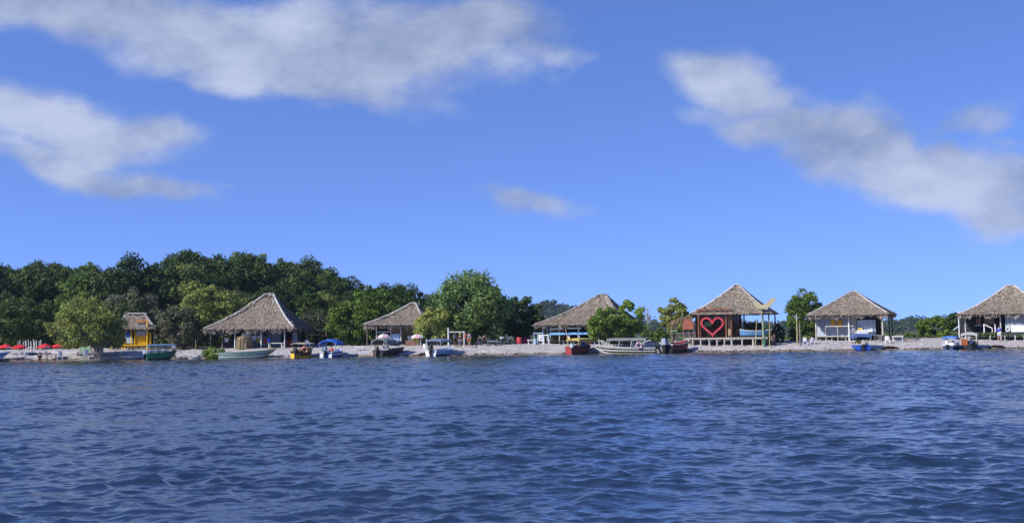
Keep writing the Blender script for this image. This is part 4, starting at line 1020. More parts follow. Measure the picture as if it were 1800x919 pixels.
# ---------------------------------------------------------------- boats
class Hull:
    """local axes: x to starboard, y towards the bow, stern centre at the origin, waterline z = 0"""
    def __init__(h, L, B, H, bow=.35, tw=.75, draft=.22, fine=1.5, stern=.0):
        h.L, h.B, h.H, h.bow, h.tw, h.draft, h.fine, h.stern = L, B, H, bow, tw, draft, fine, stern
    def half(h, t):
        m = .45
        if t < m: return h.B / 2 * (h.tw + (1 - h.tw) * math.sin(t / m * math.pi / 2))
        return max(.02, h.B / 2 * math.cos(((t - m) / (1 - m)) ** h.fine * math.pi / 2) ** .85)
    def sheer(h, t): return h.H + h.bow * t ** 2.4 + h.stern * (1 - t) ** 3
    def keel(h, t):
        k = max(0, (t - .72) / .28); return -h.draft + (h.H * .75 + h.draft) * k ** 2
    def y(h, t, f): return h.L * t + .12 * h.L * max(0, t - .6) / .4 * (f - .6)   # raked bow
    def pt(h, t, f, side, off=0.0):
        """f: 0 chine .. 1 gunwale"""
        b, k, s = h.half(t), h.keel(t), h.sheer(t); ch = k + .3 * (s - k) * .6
        x = b * (.74 + .26 * f ** .7) + off; return Vector((side * x, h.y(t, f), ch + (s - ch) * f))
    def build(h, root, m_out, m_in, m_trim, stripes=(), thwarts=(.25, .5, .72), bench=None):
        N = 14; mb = MB(); ts = [i / N for i in range(N + 1)]
        fs = (0, .3, .65, 1)
        for side in (-1, 1):
            rows = [[Vector((0, h.y(t, 0), h.keel(t)))] + [h.pt(t, f, side) for f in fs] for t in ts]
            if side < 0: rows = [r[::-1] for r in rows]
            mb.grid(rows)
        mb.add([Vector((0, 0, h.keel(0)))] + [h.pt(0, f, 1) for f in fs] + [h.pt(0, f, -1) for f in fs[::-1]], [tuple(range(9))])
        hull = part('hull', mb, m_out, root, True, True)
        for p in hull.data.polygons: p.use_smooth = False
        inn = MB()
        fl = lambda t: max(h.keel(t) + .12, .04)
        for side in (-1, 1):
            rows = []
            for t in ts:
                b = max(.01, h.half(t) - .06); z = h.sheer(t) - .01; f0 = min(fl(t), z - .02)
                rows.append([Vector((side * b, h.y(t, 1) * .995 + .02, z)), Vector((side * b * .82, h.y(t, .3) * .99 + .02, f0)), Vector((0, h.y(t, .2) * .99 + .02, f0))])
            inn.grid(rows if side > 0 else [r[::-1] for r in rows])
        b = h.half(0) - .05; inn.add([(-b, .05, h.sheer(0) - .01), (b, .05, h.sheer(0) - .01), (b * .8, .05, fl(0)), (-b * .8, .05, fl(0))], [(0, 1, 2, 3)])
        part('inner_hull', inn, m_in, root, False, True)
        gw = MB()
        for side in (-1, 1): gw.tube([h.pt(t, 1, side) for t in ts], .045, 6)
        gw.bar(h.pt(0, 1, -1), h.pt(0, 1, 1), .07, .09)
        part('gunwale', gw, m_trim, root, False, True)
        for f0, f1, m in stripes:
            st = MB()
            for side in (-1, 1):
                rows = [[h.pt(t, f0, side, .012), h.pt(t, f1, side, .012)] for t in ts[:-1]]
                st.grid(rows if side < 0 else [r[::-1] for r in rows])
            part('stripe', st, m, root, False, True)
        for t in thwarts:
            b = h.half(t) - .05; part('thwart', MB().box(-b, b, h.y(t, .7) - .13, h.y(t, .7) + .13, h.sheer(t) - .2, h.sheer(t) - .16), bench or m_in, root, False, True)
        return hull
def motor(root, x, y, z, m, s=1.0, tilt=0.0):
    cw = MB()
    def q(a, b, c): # tilt about x
        b, c = b * s, c * s
        return (x + a * s, y + b * math.cos(tilt) + c * math.sin(tilt), z + c * math.cos(tilt) - b * math.sin(tilt))
    cw.hexa([q(-.17, -.30, .05), q(.17, -.30, .05), q(.17, .14, .05), q(-.17, .14, .05), q(-.13, -.27, .46), q(.13, -.27, .46), q(.15, .12, .40), q(-.15, .12, .40)])
    o = part('outboard_motor', cw, m, root, False, True)
    sh = MB(); sh.hexa([q(-.05, -.16, -.75), q(.05, -.16, -.75), q(.05, .0, -.75), q(-.05, .0, -.75), q(-.09, -.2, .05), q(.09, -.2, .05), q(.09, .08, .05), q(-.09, .08, .05)])
    sh.hexa([q(-.03, -.34, -.78), q(.03, -.34, -.78), q(.03, .1, -.78), q(-.03, .1, -.78), q(-.02, -.34, -.70), q(.02, -.34, -.70), q(.02, .1, -.70), q(-.02, .1, -.70)])
    sh.bar(q(0, .1, .18), q(.1, .55, .22), .045)
    part('motor_leg', sh, M_RUBBER if m is not M_BLACK else M_BLACK, o, False, True)
    return o
def canopy(root, h, y0, y1, z, w, m, m_post, arch=.12, th=.09, posts=2, drop=.08, lean=0.0):
    N, K = 8, 8; P = []
    for i in range(N + 1):
        y = y0 + (y1 - y0) * i / N; r = []
        for j in range(K + 1):
            x = (j / K - .5) * w; e = (2 * x / w) ** 2
            r.append(Vector((x, y, z + arch * (1 - e) - drop * e * e - .05 * (2 * i / N - 1) ** 4 + .012 * math.sin(i * 2.3 + j))))
        P.append(r)
    mb = MB().grid(P); mb.grid([[p - Vector((0, 0, th)) for p in r[::-1]] for r in P])
    rim = P[0] + [r[-1] for r in P[1:]] + P[-1][::-1][1:] + [r[0] for r in P[::-1][1:-1]]
    n = len(rim); mb.add(rim + [p - Vector((0, 0, th)) for p in rim], [(i, i + n, (i + 1) % n + n, (i + 1) % n) for i in range(n)])
    part('canopy', mb, m, root, False, True)
    for i in range(posts):
        y = y0 + .12 + (y1 - y0 - .24) * i / max(1, posts - 1); t = min(max(y / h.L, 0), .95)
        for side in (-1, 1):
            g = h.pt(t, 1, side)
            part('canopy_post', MB().tube([(g.x * .96, y + lean, g.z - .1), (side * (w / 2 - .06), y, z - .02)], .032, 6), m_post, root, False, True)
BOATS = {}
def boat(name, label, px, Y, yaw, hull, m_out, m_in, m_trim, cat='boat', z=0.0, **kw):
    p = at(px, 620, Y)
    o = thing(name, label, cat, (p.x, Y, z), 'boats along the beach', -R(yaw))
    hull.build(o, m_out, m_in, m_trim, kw.get('stripes', ()), kw.get('thwarts', (.25, .5, .72)), kw.get('bench'))
    return o
# 1 blue-and-white bow at the left edge
h = Hull(6.0, 1.7, .75, .35, .8)
o = boat('motor_boat', 'long blue boat with a white rim, only its bow showing past the left parasol', -84, 129.2, 82, h, mat('hull_blue', (.10, .22, .50), .5, .15), M_PALEBLUE, M_PALEBLUE, stripes=((.0, .22, M_BLACK),))
# 2 green cabin boat
h = Hull(3.1, 1.4, .74, .24, .85)
o = boat('cabin_boat', 'dark green passenger boat with white posts and a slate blue roof', 258, 128.6, 66, h, M_GREEN, M_DARKWOOD, M_GREEN, stripes=((0, .28, M_BLACK),), thwarts=(.3, .6))
canopy(o, h, .1, 3.05, 1.66, 1.45, M_SLATE, M_OLDWHITE, .1, .06, 5, 0)
part('roof_rim', MB().bar((.7, .1, 1.56), (.7, 3.05, 1.56), .05, .1).bar((-.7, .1, 1.56), (-.7, 3.05, 1.56), .05, .1).bar((-.7, .1, 1.56), (.7, .1, 1.56), .05, .1), mat('sea_green_paint', (.12, .30, .26), .6, .15), o, False, True)
rl = MB()
for sd in (-1, 1):
    rl.tube([h.pt(t, 1, sd) + Vector((0, 0, .33)) for t in (.05, .3, .55, .8)], .02, 5)
part('side_rail', rl, M_OLDWHITE, o, False, True)
motor(o, 0, -.1, .62, M_PLASTIC, 1.05)
# 3 little white dinghy with the bare mast
h = Hull(1.6, .75, .26, .12, .6, .1)
o = boat('dinghy', 'tiny white dinghy with a bare grey mast', 331, 129.6, 75, h, M_OLDWHITE, M_PALEGREY, M_WHITE, thwarts=(.4,))
part('mast', MB().tube([(0, .8, -.02), (.03, .8, 1.2), (-.04, .8, 2.15)], [.045, .04, .03], 6), M_BAMBOO, o, False, True)
part('bundle', MB().ball((.1, 1.15, .32), .28, .22, .16), M_SHIRTDARK, o, True, True)
# 4 long striped canoe
h = Hull(6.2, 1.35, .62, .42, .35, .14, 1.7, .12)
o = boat('long_canoe', 'long pale grey wooden canoe with green stripes, bow towards the right', 384, 129.4, 80, h, M_HULLGREY, M_WOOD, M_GREEN, stripes=((.02, .16, mat('moss_green', (.12, .26, .16), .7, .2)), (.45, .62, M_GREEN), (.74, .8, mat('moss_green', (.12, .26, .16)))), thwarts=(.15, .4, .65))
# 5 tan-roofed boat with yellow stern
h = Hull(3.7, 1.5, .84, .3, .85)
o = boat('motor_boat', 'dark boat with a yellow stern and flat tan roof, moored before the big thatched hut', 519, 128.2, 18, h, M_BLACK, M_DARKWOOD, M_OCHRE, stripes=((0, .3, M_YELLOW),))
canopy(o, h, .5, 3.0, 1.66, 1.75, mat('tan_canvas', (.36, .33, .24), .8, .15), M_WOOD, .06, .06)
part('transom_board', MB().box(-.55, .3, -.06, -.015, -.1, .5), M_YELLOW, o, False, True)
motor(o, .1, -.12, .72, M_BLACK, 1.0); BOATS['tan'] = o
# 6 blue canopied boat
h = Hull(4.4, 1.75, .62, .3, .85)
o = boat('motor_boat', 'blue and white boat under a domed bright blue canopy', 573, 128.0, 12, h, M_ROYAL, M_WHITE, M_WHITE, stripes=((.45, .8, M_WHITE),))
canopy(o, h, .4, 2.7, 1.74, 2.15, M_BLUECANVAS, M_OLDWHITE, .3, .12, 2, .22)
part('stern_panel', MB().box(-.72, -.3, -.05, -.015, .0, .5), M_WHITE, o, False, True); part('stern_panel', MB().box(.25, .7, -.05, -.015, .0, .48), M_WHITE, o, False, True)
motor(o, -.05, -.12, .72, mat('slate_motor', (.12, .20, .32), .4, .1), 1.15); BOATS['bluecan'] = o
# 7 dark boat under grey awning
h = Hull(5.2, 1.75, .68, .35, .8)
o = boat('motor_boat', 'black boat under a big drooping grey awning, chairs heaped inside', 664, 128.2, 27, h, M_BLACK, M_DARKWOOD, M_BLACK, stripes=((.08, .24, M_OCHRE),))
canopy(o, h, .2, 2.6, 1.82, 2.2, M_GREY, M_OLDWHITE, .3, .12, 2, .35); 
mb = MB(); mb.ball((.1, 3.3, 1.55), 1.0, 1.0, .34, 12, 6); part('folded_awning', mb, mat('olive_grey_canvas', (.11, .115, .10), .85, .2), o, True, True)
for sd in (-1, 1): part('canopy_post', MB().tube([(sd * .7, 3.4, .6), (sd * .85, 3.3, 1.5)], .03, 6), M_OLDWHITE, o, False, True)
motor(o, -.05, -.12, .7, M_BLACK, 1.1, .15); BOATS['grey'] = o
# 8 white and blue boat
h = Hull(4.9, 1.75, .62, .32, .85)
o = boat('speedboat', 'white-sterned boat with blue sides and a flat slate roof, below the tall white post', 757, 128.2, 26, h, M_WHITE, M_PALEBLUE, M_WHITE, stripes=((0, .42, M_NAVY), (.6, .85, M_BLUE)))
canopy(o, h, .6, 3.2, 1.82, 2.0, M_SLATE, M_GALV, .14, .16, 2, .12)
motor(o, .1, -.12, .72, M_BLACK, 1.15); BOATS['white'] = o
# 9 red sterned boat with yellow roof
h = Hull(5.6, 1.6, .85, .45, .75)
o = boat('motor_boat', 'red-sterned dark wooden boat with a long faded yellow roof and a leaning pole', 1002, 128.4, 27, h, M_DARKWOOD, M_BROWN, M_BROWN, stripes=((.3, .75, mat('worn_red_paint', (.27, .03, .03), .6, .3, 5)),))
part('transom_board', MB().add([h.pt(0, f, s) + Vector((0, -.03, 0)) for s, f in ((-1, 0), (1, 0), (1, .9), (-1, .9))], [(0, 1, 2, 3)]), mat('worn_red_paint', (.27, .03, .03), .6, .3, 5), o, False, True)
canopy(o, h, .8, 4.6, 1.78, 1.6, M_OCHRE, M_BAMBOO, .04, .2, 3)
part('leaning_pole', MB().tube([(-.25, .3, .5), (-.42, .3, 1.8), (-.75, .4, 3.2)], [.05, .045, .035], 6), M_BAMBOO, o, False, True)
part('tarp_bundle', MB().ball((.35, 3.1, .95), .35, .4, .4), M_ROYAL, o, True, True)
motor(o, .35, -.12, .72, mat('pale_motor', (.36, .42, .44), .4, .1), 1.0); BOATS['red'] = o
# 10 long white striped boat, bow to the left
h = Hull(7.1, 1.8, .66, .42, .8, .15, 1.6)
o = boat('long_boat', 'long white boat with black stripes, white canopy frame and yellow stern, bow to the left', 1153, 127.6, -76, h, mat('cream_hull', (.54, .53, .46), .65, .18), M_PALEGREY, M_PALEGREY, stripes=((0, .08, M_OCHRE), (.16, .36, M_BLACK), (.55, .76, M_BLACK)), thwarts=(.2, .35, .5, .65))
canopy(o, h, 1.0, 5.4, 1.62, 1.95, M_GREY, M_WHITE, .16, .05, 4, .08, .25)
for sd in (-1, 1):
    part('brace', MB().tube([(sd * .9, 6.3, 1.55), (sd * .88, 4.7, .72)], .035, 6), M_WHITE, o, False, True); part('brace', MB().tube([(sd * .8, 6.1, .8), (sd * .9, 6.3, 1.55)], .03, 6), M_WHITE, o, False, True)
    part('brace', MB().tube([(sd * .9, .6, 1.5), (sd * .92, 2.3, .8)], .035, 6), M_WHITE, o, False, True)
part('transom_board', MB().add([h.pt(0, f, s) + Vector((0, -.03, 0)) for s, f in ((-1, 0), (1, 0), (1, .9), (-1, .9))], [(0, 1, 2, 3)]), M_OCHRE, o, False, True)
motor(o, 0, -.15, .7, M_BLACK, 1.3, .5); BOATS['long'] = o
# 11 red and black boat beside the stilts
h = Hull(4.6, 1.8, .95, .5, .85)
o = boat('motor_boat', 'high black boat, red inside, with a big grey motor, beside the heart hut stilts', 1173, 128.9, 38, h, M_BLACK, M_REDPAINT, M_OLDWHITE, stripes=((.35, .85, mat('dark_red_paint', (.20, .03, .025), .5, .25)),))
motor(o, -.1, -.2, .85, M_METAL, 1.8); BOATS['high'] = o
# 12 blue boat in front of the towels hut
h = Hull(4.6, 1.9, .7, .3, .9)
o = boat('motor_boat', 'royal blue boat with a dull blue canopy below the hut with yellow towels', 1518, 128.8, 8, h, M_NAVY, M_CREAM, M_CREAM, stripes=((.35, .95, M_ROYAL),))
canopy(o, h, .6, 3.0, 1.78, 2.1, M_NAVYCANVAS, M_OLDWHITE, .14, .3, 2, .1)
part('stern_panel', MB().box(-.78, -.32, -.05, -.015, .12, .66), M_ROYAL, o, False, True); part('stern_panel', MB().box(.2, .78, -.05, -.015, .12, .66), M_ROYAL, o, False, True)
part('seat_back', MB().box(-.6, .4, 1.2, 1.3, .5, 1.15), M_OCHRE, o, False, True)
part('roof_box', MB().box(-.25, .95, 2.2, 2.8, 1.9, 2.3), M_WHITE, o, False, True)
motor(o, -.05, -.14, .68, M_PALEGREY, .95); BOATS['royal'] = o
# 13 white boat with blue canopy
h = Hull(3.6, 1.45, .5, .28, .8)
o = boat('motor_boat', 'small white boat with a bright blue canopy, left of the grey-roofed boat', 1667, 128.8, 33, h, M_NAVY, M_WHITE, M_WHITE, stripes=((.7, .95, M_WHITE),))
canopy(o, h, .5, 2.7, 1.42, 1.5, mat('mid_blue_canvas', (.06, .17, .46), .75, .15), M_WHITE, .1, .2)
part('console', MB().hexa([(-.4, 1.0, .2), (.4, 1.0, .2), (.4, 1.5, .2), (-.4, 1.5, .2), (-.35, 1.2, .8), (.35, 1.2, .8), (.35, 1.5, .8), (-.35, 1.5, .8)]), M_WHITE, o, False, True)
motor(o, -.1, -.12, .55, M_PLASTIC, .9); BOATS['small'] = o
# 14 dark boat with grey roof
h = Hull(4.2, 1.65, .62, .35, .85)
o = boat('motor_boat', 'dark boat with a flat pale grey roof and a rust brown cloth over its stern', 1704, 128.8, 25, h, M_BLACK, M_DARKWOOD, M_DARKWOOD, stripes=((.5, .85, M_NAVY),))
canopy(o, h, .4, 2.7, 1.78, 1.75, mat('pale_grey_canvas', (.36, .36, .35), .8, .12), M_CREAM, .16, .26)
part('hanging_cloth', MB().grid([[Vector((-.8 + .08 * i, -.05 - .03 * math.sin(i * 1.9), 1.15 - j * .17 + .03 * math.sin(i))) for i in range(9)] for j in range(5)]), M_RUST, o, False, True)
motor(o, .25, -.14, .62, M_NAVY, 1.0); BOATS['dark'] = o
# 15 wooden canoe pulled up at the left, and the blue canoe lying on the heart platform
h = Hull(2.3, .8, .34, .14, .4, .1)
o = boat('wooden_canoe', 'short brown wooden canoe lying in the shallows beside the blue bow', 8, 130.2, 84, h, M_WOOD, M_DARKWOOD, M_WOOD, thwarts=(.5,))
h = Hull(3.6, .85, .42, .2, .35, .12, 1.6, .25)
p = at(1302, 590, 134.2)
o = boat('blue_canoe', 'faded blue canoe with white tips resting on the right end of the heart platform', 1302, 133.6, 88, h, mat('faded_blue', (.10, .25, .42), .6, .2), M_PALEBLUE, M_WHITE, z=at(1325, 590.5, 133.6).z + .12, thwarts=(.35, .65))

# ---------------------------------------------------------------- people
def person(label, loc, face, pose, shirt, trousers, skin=M_SKIN, hat=None, short_sleeves=True, shorts=False, scale=1.0):
    """face: heading in degrees the figure looks along (0 = away from the camera, 180 = at it)"""
    o = thing('person', label, 'person', loc, None, -R(face)); o.scale = (scale,) * 3
    S = pose.startswith('sit')
    hz = .46 if S else .93
    J = {'pel': ((0, 0, hz), .125), 'spine': ((0, .0, hz + .19), .115), 'chest': ((0, .01, hz + .40), .135), 'neck': ((0, .01, hz + .56), .055),
         'hb': ((0, .03, hz + .625), .07), 'head': ((0, .035, hz + .70), .088), 'crown': ((0, .03, hz + .765), .055), 'nose': ((0, .135, hz + .68), .018)}
    E = [('pel', 'spine'), ('spine', 'chest'), ('chest', 'neck'), ('neck', 'hb'), ('hb', 'head'), ('head', 'crown'), ('head', 'nose')]
    for s, n in ((-1, 'l'), (1, 'r')):
        J[n + 'sh'] = ((s * .18, .0, hz + .46), .066)
        if S: J[n + 'el'] = ((s * .25, .10, hz + .20), .045); J[n + 'wr'] = ((s * .19, .33, hz + .12), .032); hd = Vector((-.1 * s, .9, -.1))
        elif pose == 'reach': J[n + 'el'] = ((s * .24, .14, hz + .22), .045); J[n + 'wr'] = ((s * .16, .38, hz + .26), .032); hd = Vector((-.2 * s, .95, .1))
        else: J[n + 'el'] = ((s * .235, -.03, hz + .17), .045); J[n + 'wr'] = ((s * .25, .07, hz - .07), .032); hd = Vector((0, .2, -.95))
        E += [('chest', n + 'sh'), (n + 'sh', n + 'el'), (n + 'el', n + 'wr')]
        hd.normalize(); w = Vector(J[n + 'wr'][0]); pm = w + hd * .075; J[n + 'palm'] = (tuple(pm), .036); E.append((n + 'wr', n + 'palm'))
        side = hd.cross(Vector((s, 0, 0)) if abs(hd.x) < .5 else Vector((0, 1, 0))).normalized()
        for k in range(4):
            r0 = pm + side * (k - 1.5) * .021 + hd * .035; l = (.055, .07, .066, .048)[k]
            J[f'{n}f{k}'] = (tuple(r0), .0095); J[f'{n}g{k}'] = (tuple(r0 + hd * l * .6 + Vector((-s * .008, .008, 0))), .0085); J[f'{n}h{k}'] = (tuple(r0 + hd * l + Vector((-s * .02, .012, 0))), .007)
            E += [(n + 'palm', f'{n}f{k}'), (f'{n}f{k}', f'{n}g{k}'), (f'{n}g{k}', f'{n}h{k}')]
        th = w + hd * .03 + side * .04; J[n + 't0'] = (tuple(th), .011); J[n + 't1'] = (tuple(th + hd * .045 + side * .012), .009); E += [(n + 'wr', n + 't0'), (n + 't0', n + 't1')]
        J[n + 'hip'] = ((s * .095, 0, hz - .03), .092)
        if S: J[n + 'kn'] = ((s * .13, .42, hz + .02), .062); J[n + 'an'] = ((s * .13, .40, .08), .04); J[n + 'toe'] = ((s * .14, .56, .03), .03)
        elif pose == 'stride': J[n + 'kn'] = ((s * .1, .1 * s + .04, .50), .06); J[n + 'an'] = ((s * .1, .2 * s - .03, .09), .04); J[n + 'toe'] = ((s * .11, .2 * s + .13, .035), .03)
        else: J[n + 'kn'] = ((s * .105, .02, .50), .06); J[n + 'an'] = ((s * .11, -.02, .08), .04); J[n + 'toe'] = ((s * .125, .14, .03), .03)
        E += [('pel', n + 'hip'), (n + 'hip', n + 'kn'), (n + 'kn', n + 'an'), (n + 'an', n + 'toe')]
    def skin_mesh(name, keys, m, grow=0.0, cut=None):
        keys = [k for k in J if k in keys] if keys else list(J)
        me = bpy.data.meshes.new(name); ix = {k: i for i, k in enumerate(keys)}
        co = [Vector(J[k][0]) for k in keys]
        if cut:
            for a, b, f in cut: co[ix[b]] = Vector(J[a][0]).lerp(Vector(J[b][0]), f)
        me.from_pydata([tuple(c) for c in co], [(ix[a], ix[b]) for a, b in E if a in ix and b in ix], [])
        tmp = bpy.data.objects.new(name, me); COL.objects.link(tmp)
        sk = tmp.modifiers.new('skin', 'SKIN'); sub = tmp.modifiers.new('sub', 'SUBSURF'); sub.levels = 1; sub.render_levels = 1
        for k in keys:
            v = me.skin_vertices[0].data[ix[k]]; r = J[k][1] + grow; v.radius = (r, r * (.8 if k in ('chest', 'spine', 'pel') else 1)); v.use_root = (k == 'pel')
        dg = bpy.context.evaluated_depsgraph_get(); dg.update()
        ev = bpy.data.meshes.new_from_object(tmp.evaluated_get(dg)); ev.name = name
        bpy.data.objects.remove(tmp)
        ev.materials.clear(); ev.materials.append(m); ev.polygons.foreach_set('use_smooth', [True] * len(ev.polygons))
        return part(name, ev, None, o)
    skin_mesh('body', None, skin)
    sh = {'pel', 'spine', 'chest', 'lsh', 'rsh', 'lel', 'rel'}
    skin_mesh('shirt', sh, shirt, .02, [('lsh', 'lel', .75), ('rsh', 'rel', .75)])
    tr = {'pel', 'lhip', 'rhip', 'lkn', 'rkn'} | (set() if shorts else {'lan', 'ran'})
    skin_mesh('shorts' if shorts else 'trousers', tr, trousers, .022, [('lhip', 'lkn', .85), ('rhip', 'rkn', .85)] if shorts else [('lkn', 'lan', .9), ('rkn', 'ran', .9)])
    hm = MB(); c = J['head'][0]; hm.ball((c[0], c[1] - .022, c[2] + .035), .098, .105, .095, 12, 8); part('hair', hm, M_HAIR, o, True, True)
    if hat: part('hat', MB().lathe([(.0, .17), (.09, .165), (.105, .09), (.19, .075), (.19, .06), (.1, .07)], (c[0], c[1], c[2] - .02), 14), hat, o, True, True)
    ey = MB(); ey.ball((-.033, c[1] + .085, c[2] - .005), .012); ey.ball((.033, c[1] + .085, c[2] - .005), .012); part('eyes', ey, M_HAIR, o, True, True)
    return o
def on_ground(px, py): return gp(px, py)
def loc_in(b, x, y, z): return Vector(b.location) + Matrix.Rotation(b.rotation_euler.z, 3, 'Z') @ Vector((x, y, z))
person('man in a pale blue shirt and dark trousers standing on the waterline', on_ground(306, 629), 200, 'stand', M_SHIRTPALE, M_SHIRTDARK, scale=1.0)
person('man in a blue shirt and white shorts standing before the rightmost hut', on_ground(1757, 599.5), 20, 'reach', M_SHIRTBLUE, M_SHIRTWHITE, M_SKIN2, shorts=True, scale=1.06)
p = on_ground(70, 632); person('dark-haired bather sitting low at the water edge by the red parasols', (p.x, p.y, p.z - .42), 160, 'sit', M_SHIRTDARK, M_SHIRTDARK, shorts=True)
person('walker with a lime hat and dark top below the white goal-like frame', on_ground(809, 612), 185, 'stride', M_SHIRTDARK, M_SHIRTGREY, M_SKIN2, M_LIME, shorts=True)
p = on_ground(800, 609); person('dark-clothed person standing next to the tall white post', p, 150, 'stand', M_SHIRTGREY, M_SHIRTDARK, shorts=True)
p = on_ground(825, 609); person('person in a blue grey shirt standing right of the lime-hatted walker', p, 215, 'stand', M_SHIRTGREY, M_RUST, M_SKIN2, shorts=True, scale=1.02)
p = on_ground(818, 608); person('person in a red shirt standing behind the lime-hatted walker', (p.x, p.y + .8, p.z), 170, 'stand', M_SHIRTRED, M_SHIRTDARK)
for q, l in ((843, 'dark-clothed figure sitting in deep shade, left of two under the dark trees'), (851, 'dark-clothed figure sitting in deep shade, right of two under the dark trees')):
    p = on_ground(q, 606); person(l, p, 170, 'sit', M_SHIRTDARK, M_SHIRTDARK)
b = BOATS['grey']; person('bare-armed person in orange brown sitting at the stern of the grey awning boat', loc_in(b, -.5, .35, .12), 200, 'sit', M_RUST, M_SHIRTDARK, M_SKIN2, shorts=True, scale=.95)
b = BOATS['bluecan']; person('person in red sitting under the bright blue domed canopy', loc_in(b, .45, .6, .1), 190, 'sit', M_SHIRTRED, M_SHIRTDARK, M_SKIN2, scale=.95); person('person in dark clothes sitting under the bright blue domed canopy', loc_in(b, -.5, .7, .1), 170, 'sit', M_SHIRTDARK, M_SHIRTDARK, scale=.95)
b = BOATS['white']; person('person in a blue shirt sitting at the motor of the slate-roofed speedboat', loc_in(b, -.2, .45, .2), 190, 'sit', M_SHIRTBLUE, M_SHIRTDARK, M_SKIN2, scale=.98)
b = BOATS['high']; person('person in dark clothes standing in the high black boat', loc_in(b, .1, 1.0, .12), 160, 'stand', M_SHIRTDARK, M_SHIRTDARK, scale=.8)
b = BOATS['long']; person('person in orange brown sitting amidships in the long striped boat', loc_in(b, .1, 3.6, .1), 250, 'sit', M_RUST, M_SHIRTDARK, scale=.95)
b = BOATS['tan']; person('person in dark clothes sitting under the flat tan roof', loc_in(b, .2, 1.2, .1), 180, 'sit', M_SHIRTDARK, M_SHIRTDARK, scale=.95)
# ---------------------------------------------------------------- things on the beach and in the huts
def make_chair(name, label, loc, rz, m, group, s=1.0):
    o = thing(name, label, 'chair', loc, group, rz); o.scale = (s,) * 3
    part('seat', MB().hexa([(-.24, -.24, .40), (.24, -.24, .40), (.21, .22, .38), (-.21, .22, .38), (-.25, -.25, .44), (.25, -.25, .44), (.22, .23, .42), (-.22, .23, .42)]), m, o, False, True)
    bk = MB(); P = []
    for j in range(5):
        z = .42 + j * .1; P.append([Vector(((i / 6 - .5) * (.46 - .03 * abs(j - 2)), .21 + .035 * j - .05 * (2 * i / 6 - 1) ** 2, z + (.03 * (1 - (2 * i / 6 - 1) ** 2) if j == 4 else 0))) for i in range(7)])
    bk.grid(P); bk.grid([[p + Vector((0, .025, 0)) for p in r[::-1]] for r in P]); part('backrest', bk, m, o, False, True)
    for sx in (-1, 1):
        for sy in (-1, 1): part('leg', MB().bar((sx * .21, sy * .2, .41), (sx * .25, sy * .25, 0), .045), m, o, False, True)
        part('armrest', MB().tube([(sx * .25, .24, .62), (sx * .26, -.15, .63), (sx * .25, -.24, .42)], .025, 6), m, o, False, True)
    return o
def place(px, py, dy=0.0):
    p = gp(px, py); return Vector((p.x, p.y + dy, float(gz(p.x, p.y + dy))))
CH = 'white plastic chairs on the sand'
chair0 = make_chair('plastic_chair', 'white plastic chair seen side-on left of the waterside tree trunk', place(151, 631), R(200), M_PLASTIC, CH, 1.25)
for px, py, rz, s, lab in (
    (34, 632.5, 95, 1.0, 'white plastic chair tipped low at the waterline near the brown canoe'), (45, 631, 200, .95, 'white plastic chair upright just right of the tipped chair'),
    (87, 632, 100, 1.05, 'white plastic chair half under the thin brown waterside table'), (105, 632, 200, 1.15, 'white plastic chair right of the thin brown waterside table'),
    (541, 611, 170, 1.1, 'white plastic chair by the right eave of the big thatched hut'), (629, 606, 20, .9, 'white plastic chair standing behind the white table, dark bag on it'),
    (748, 616, 150, .9, 'white plastic chair on the slope below the right pink parasol'), (1415, 606, 170, 1.0, 'white plastic chair left of the two by the open airy green tree'),
    (1427, 606, 190, 1.0, 'white plastic chair nearest the left stilt of the towels hut'), (1560, 604, 160, 1.1, 'white plastic chair under the right posts of the towels hut')):
    dup(chair0, place(px, py), R(rz), lab, s)
p = HB.P(HB.px(722, 595, 1.6)[0], 1.6, zfb); make_chair('wooden_chair', 'tall white chair on the deck of the low-ridged hut', p, R(160), M_WHITE, None, 1.25)

def make_table(name, label, loc, rz, w, d, h, mt, ml, group=None, cat='table', th=.05, lw=.06):
    o = thing(name, label, cat, loc, group, rz)
    part('tabletop', MB().box(-w / 2, w / 2, -d / 2, d / 2, h - th, h), mt, o, False, True)
    for sx in (-1, 1):
        for sy in (-1, 1): part('leg', MB().box(sx * (w / 2 - .1) - lw / 2, sx * (w / 2 - .1) + lw / 2, sy * (d / 2 - .08) - lw / 2, sy * (d / 2 - .08) + lw / 2, -.25, h - th), ml or mt, o, False, True)
    return o
make_table('table', 'thin dark brown table at the water edge right of the bather', place(90, 633), R(5), 1.15, .6, .68, M_BROWN, M_BROWN)
make_table('table', 'white table seen between the second and third red parasols', place(51, 621), 0, .8, .5, .75, M_WHITE, M_WHITE, th=.1)
make_table('table', 'white plastic table on the sand between the blue canopy and the low-ridged hut', place(631, 617), R(6), 1.1, .7, .55, M_PLASTIC, M_PLASTIC, th=.1)
make_table('bench', 'slate blue bench in the shade left of the motorbikes', place(866, 607.3), R(-4), 1.35, .5, .62, M_SLATE, M_SLATE, cat='bench', th=.16)
make_table('table', 'white table at the left foot of the blue railed hut', place(933, 606.5), R(8), .75, .6, .68, M_WHITE, M_WHITE, th=.12)
make_table('table', 'white table before the white box in the blue railed hut', HC.P(HC.px(960, 600, .1)[0], .15, HC.gz(HC.px(960, 600, .1)[0], .15)), -R(14), .85, .5, 1.15, M_WHITE, M_WHITE, th=.12)
make_table('bench', 'low white bench on the sand, just right of the towels hut', place(1578, 600), R(-8), 1.25, .5, .68, M_WHITE, M_WHITE, cat='bench', th=.12)
make_table('bench', 'low brown bench beyond the low white bench', place(1601, 600.5), R(-8), 1.4, .5, .32, M_TAN, M_BROWN, cat='bench', th=.1)
make_table('table', 'small ochre topped table by the open airy green tree', place(1420, 602, .6), 0, 1.3, .5, .62, M_OCHRE, M_OLDWHITE)
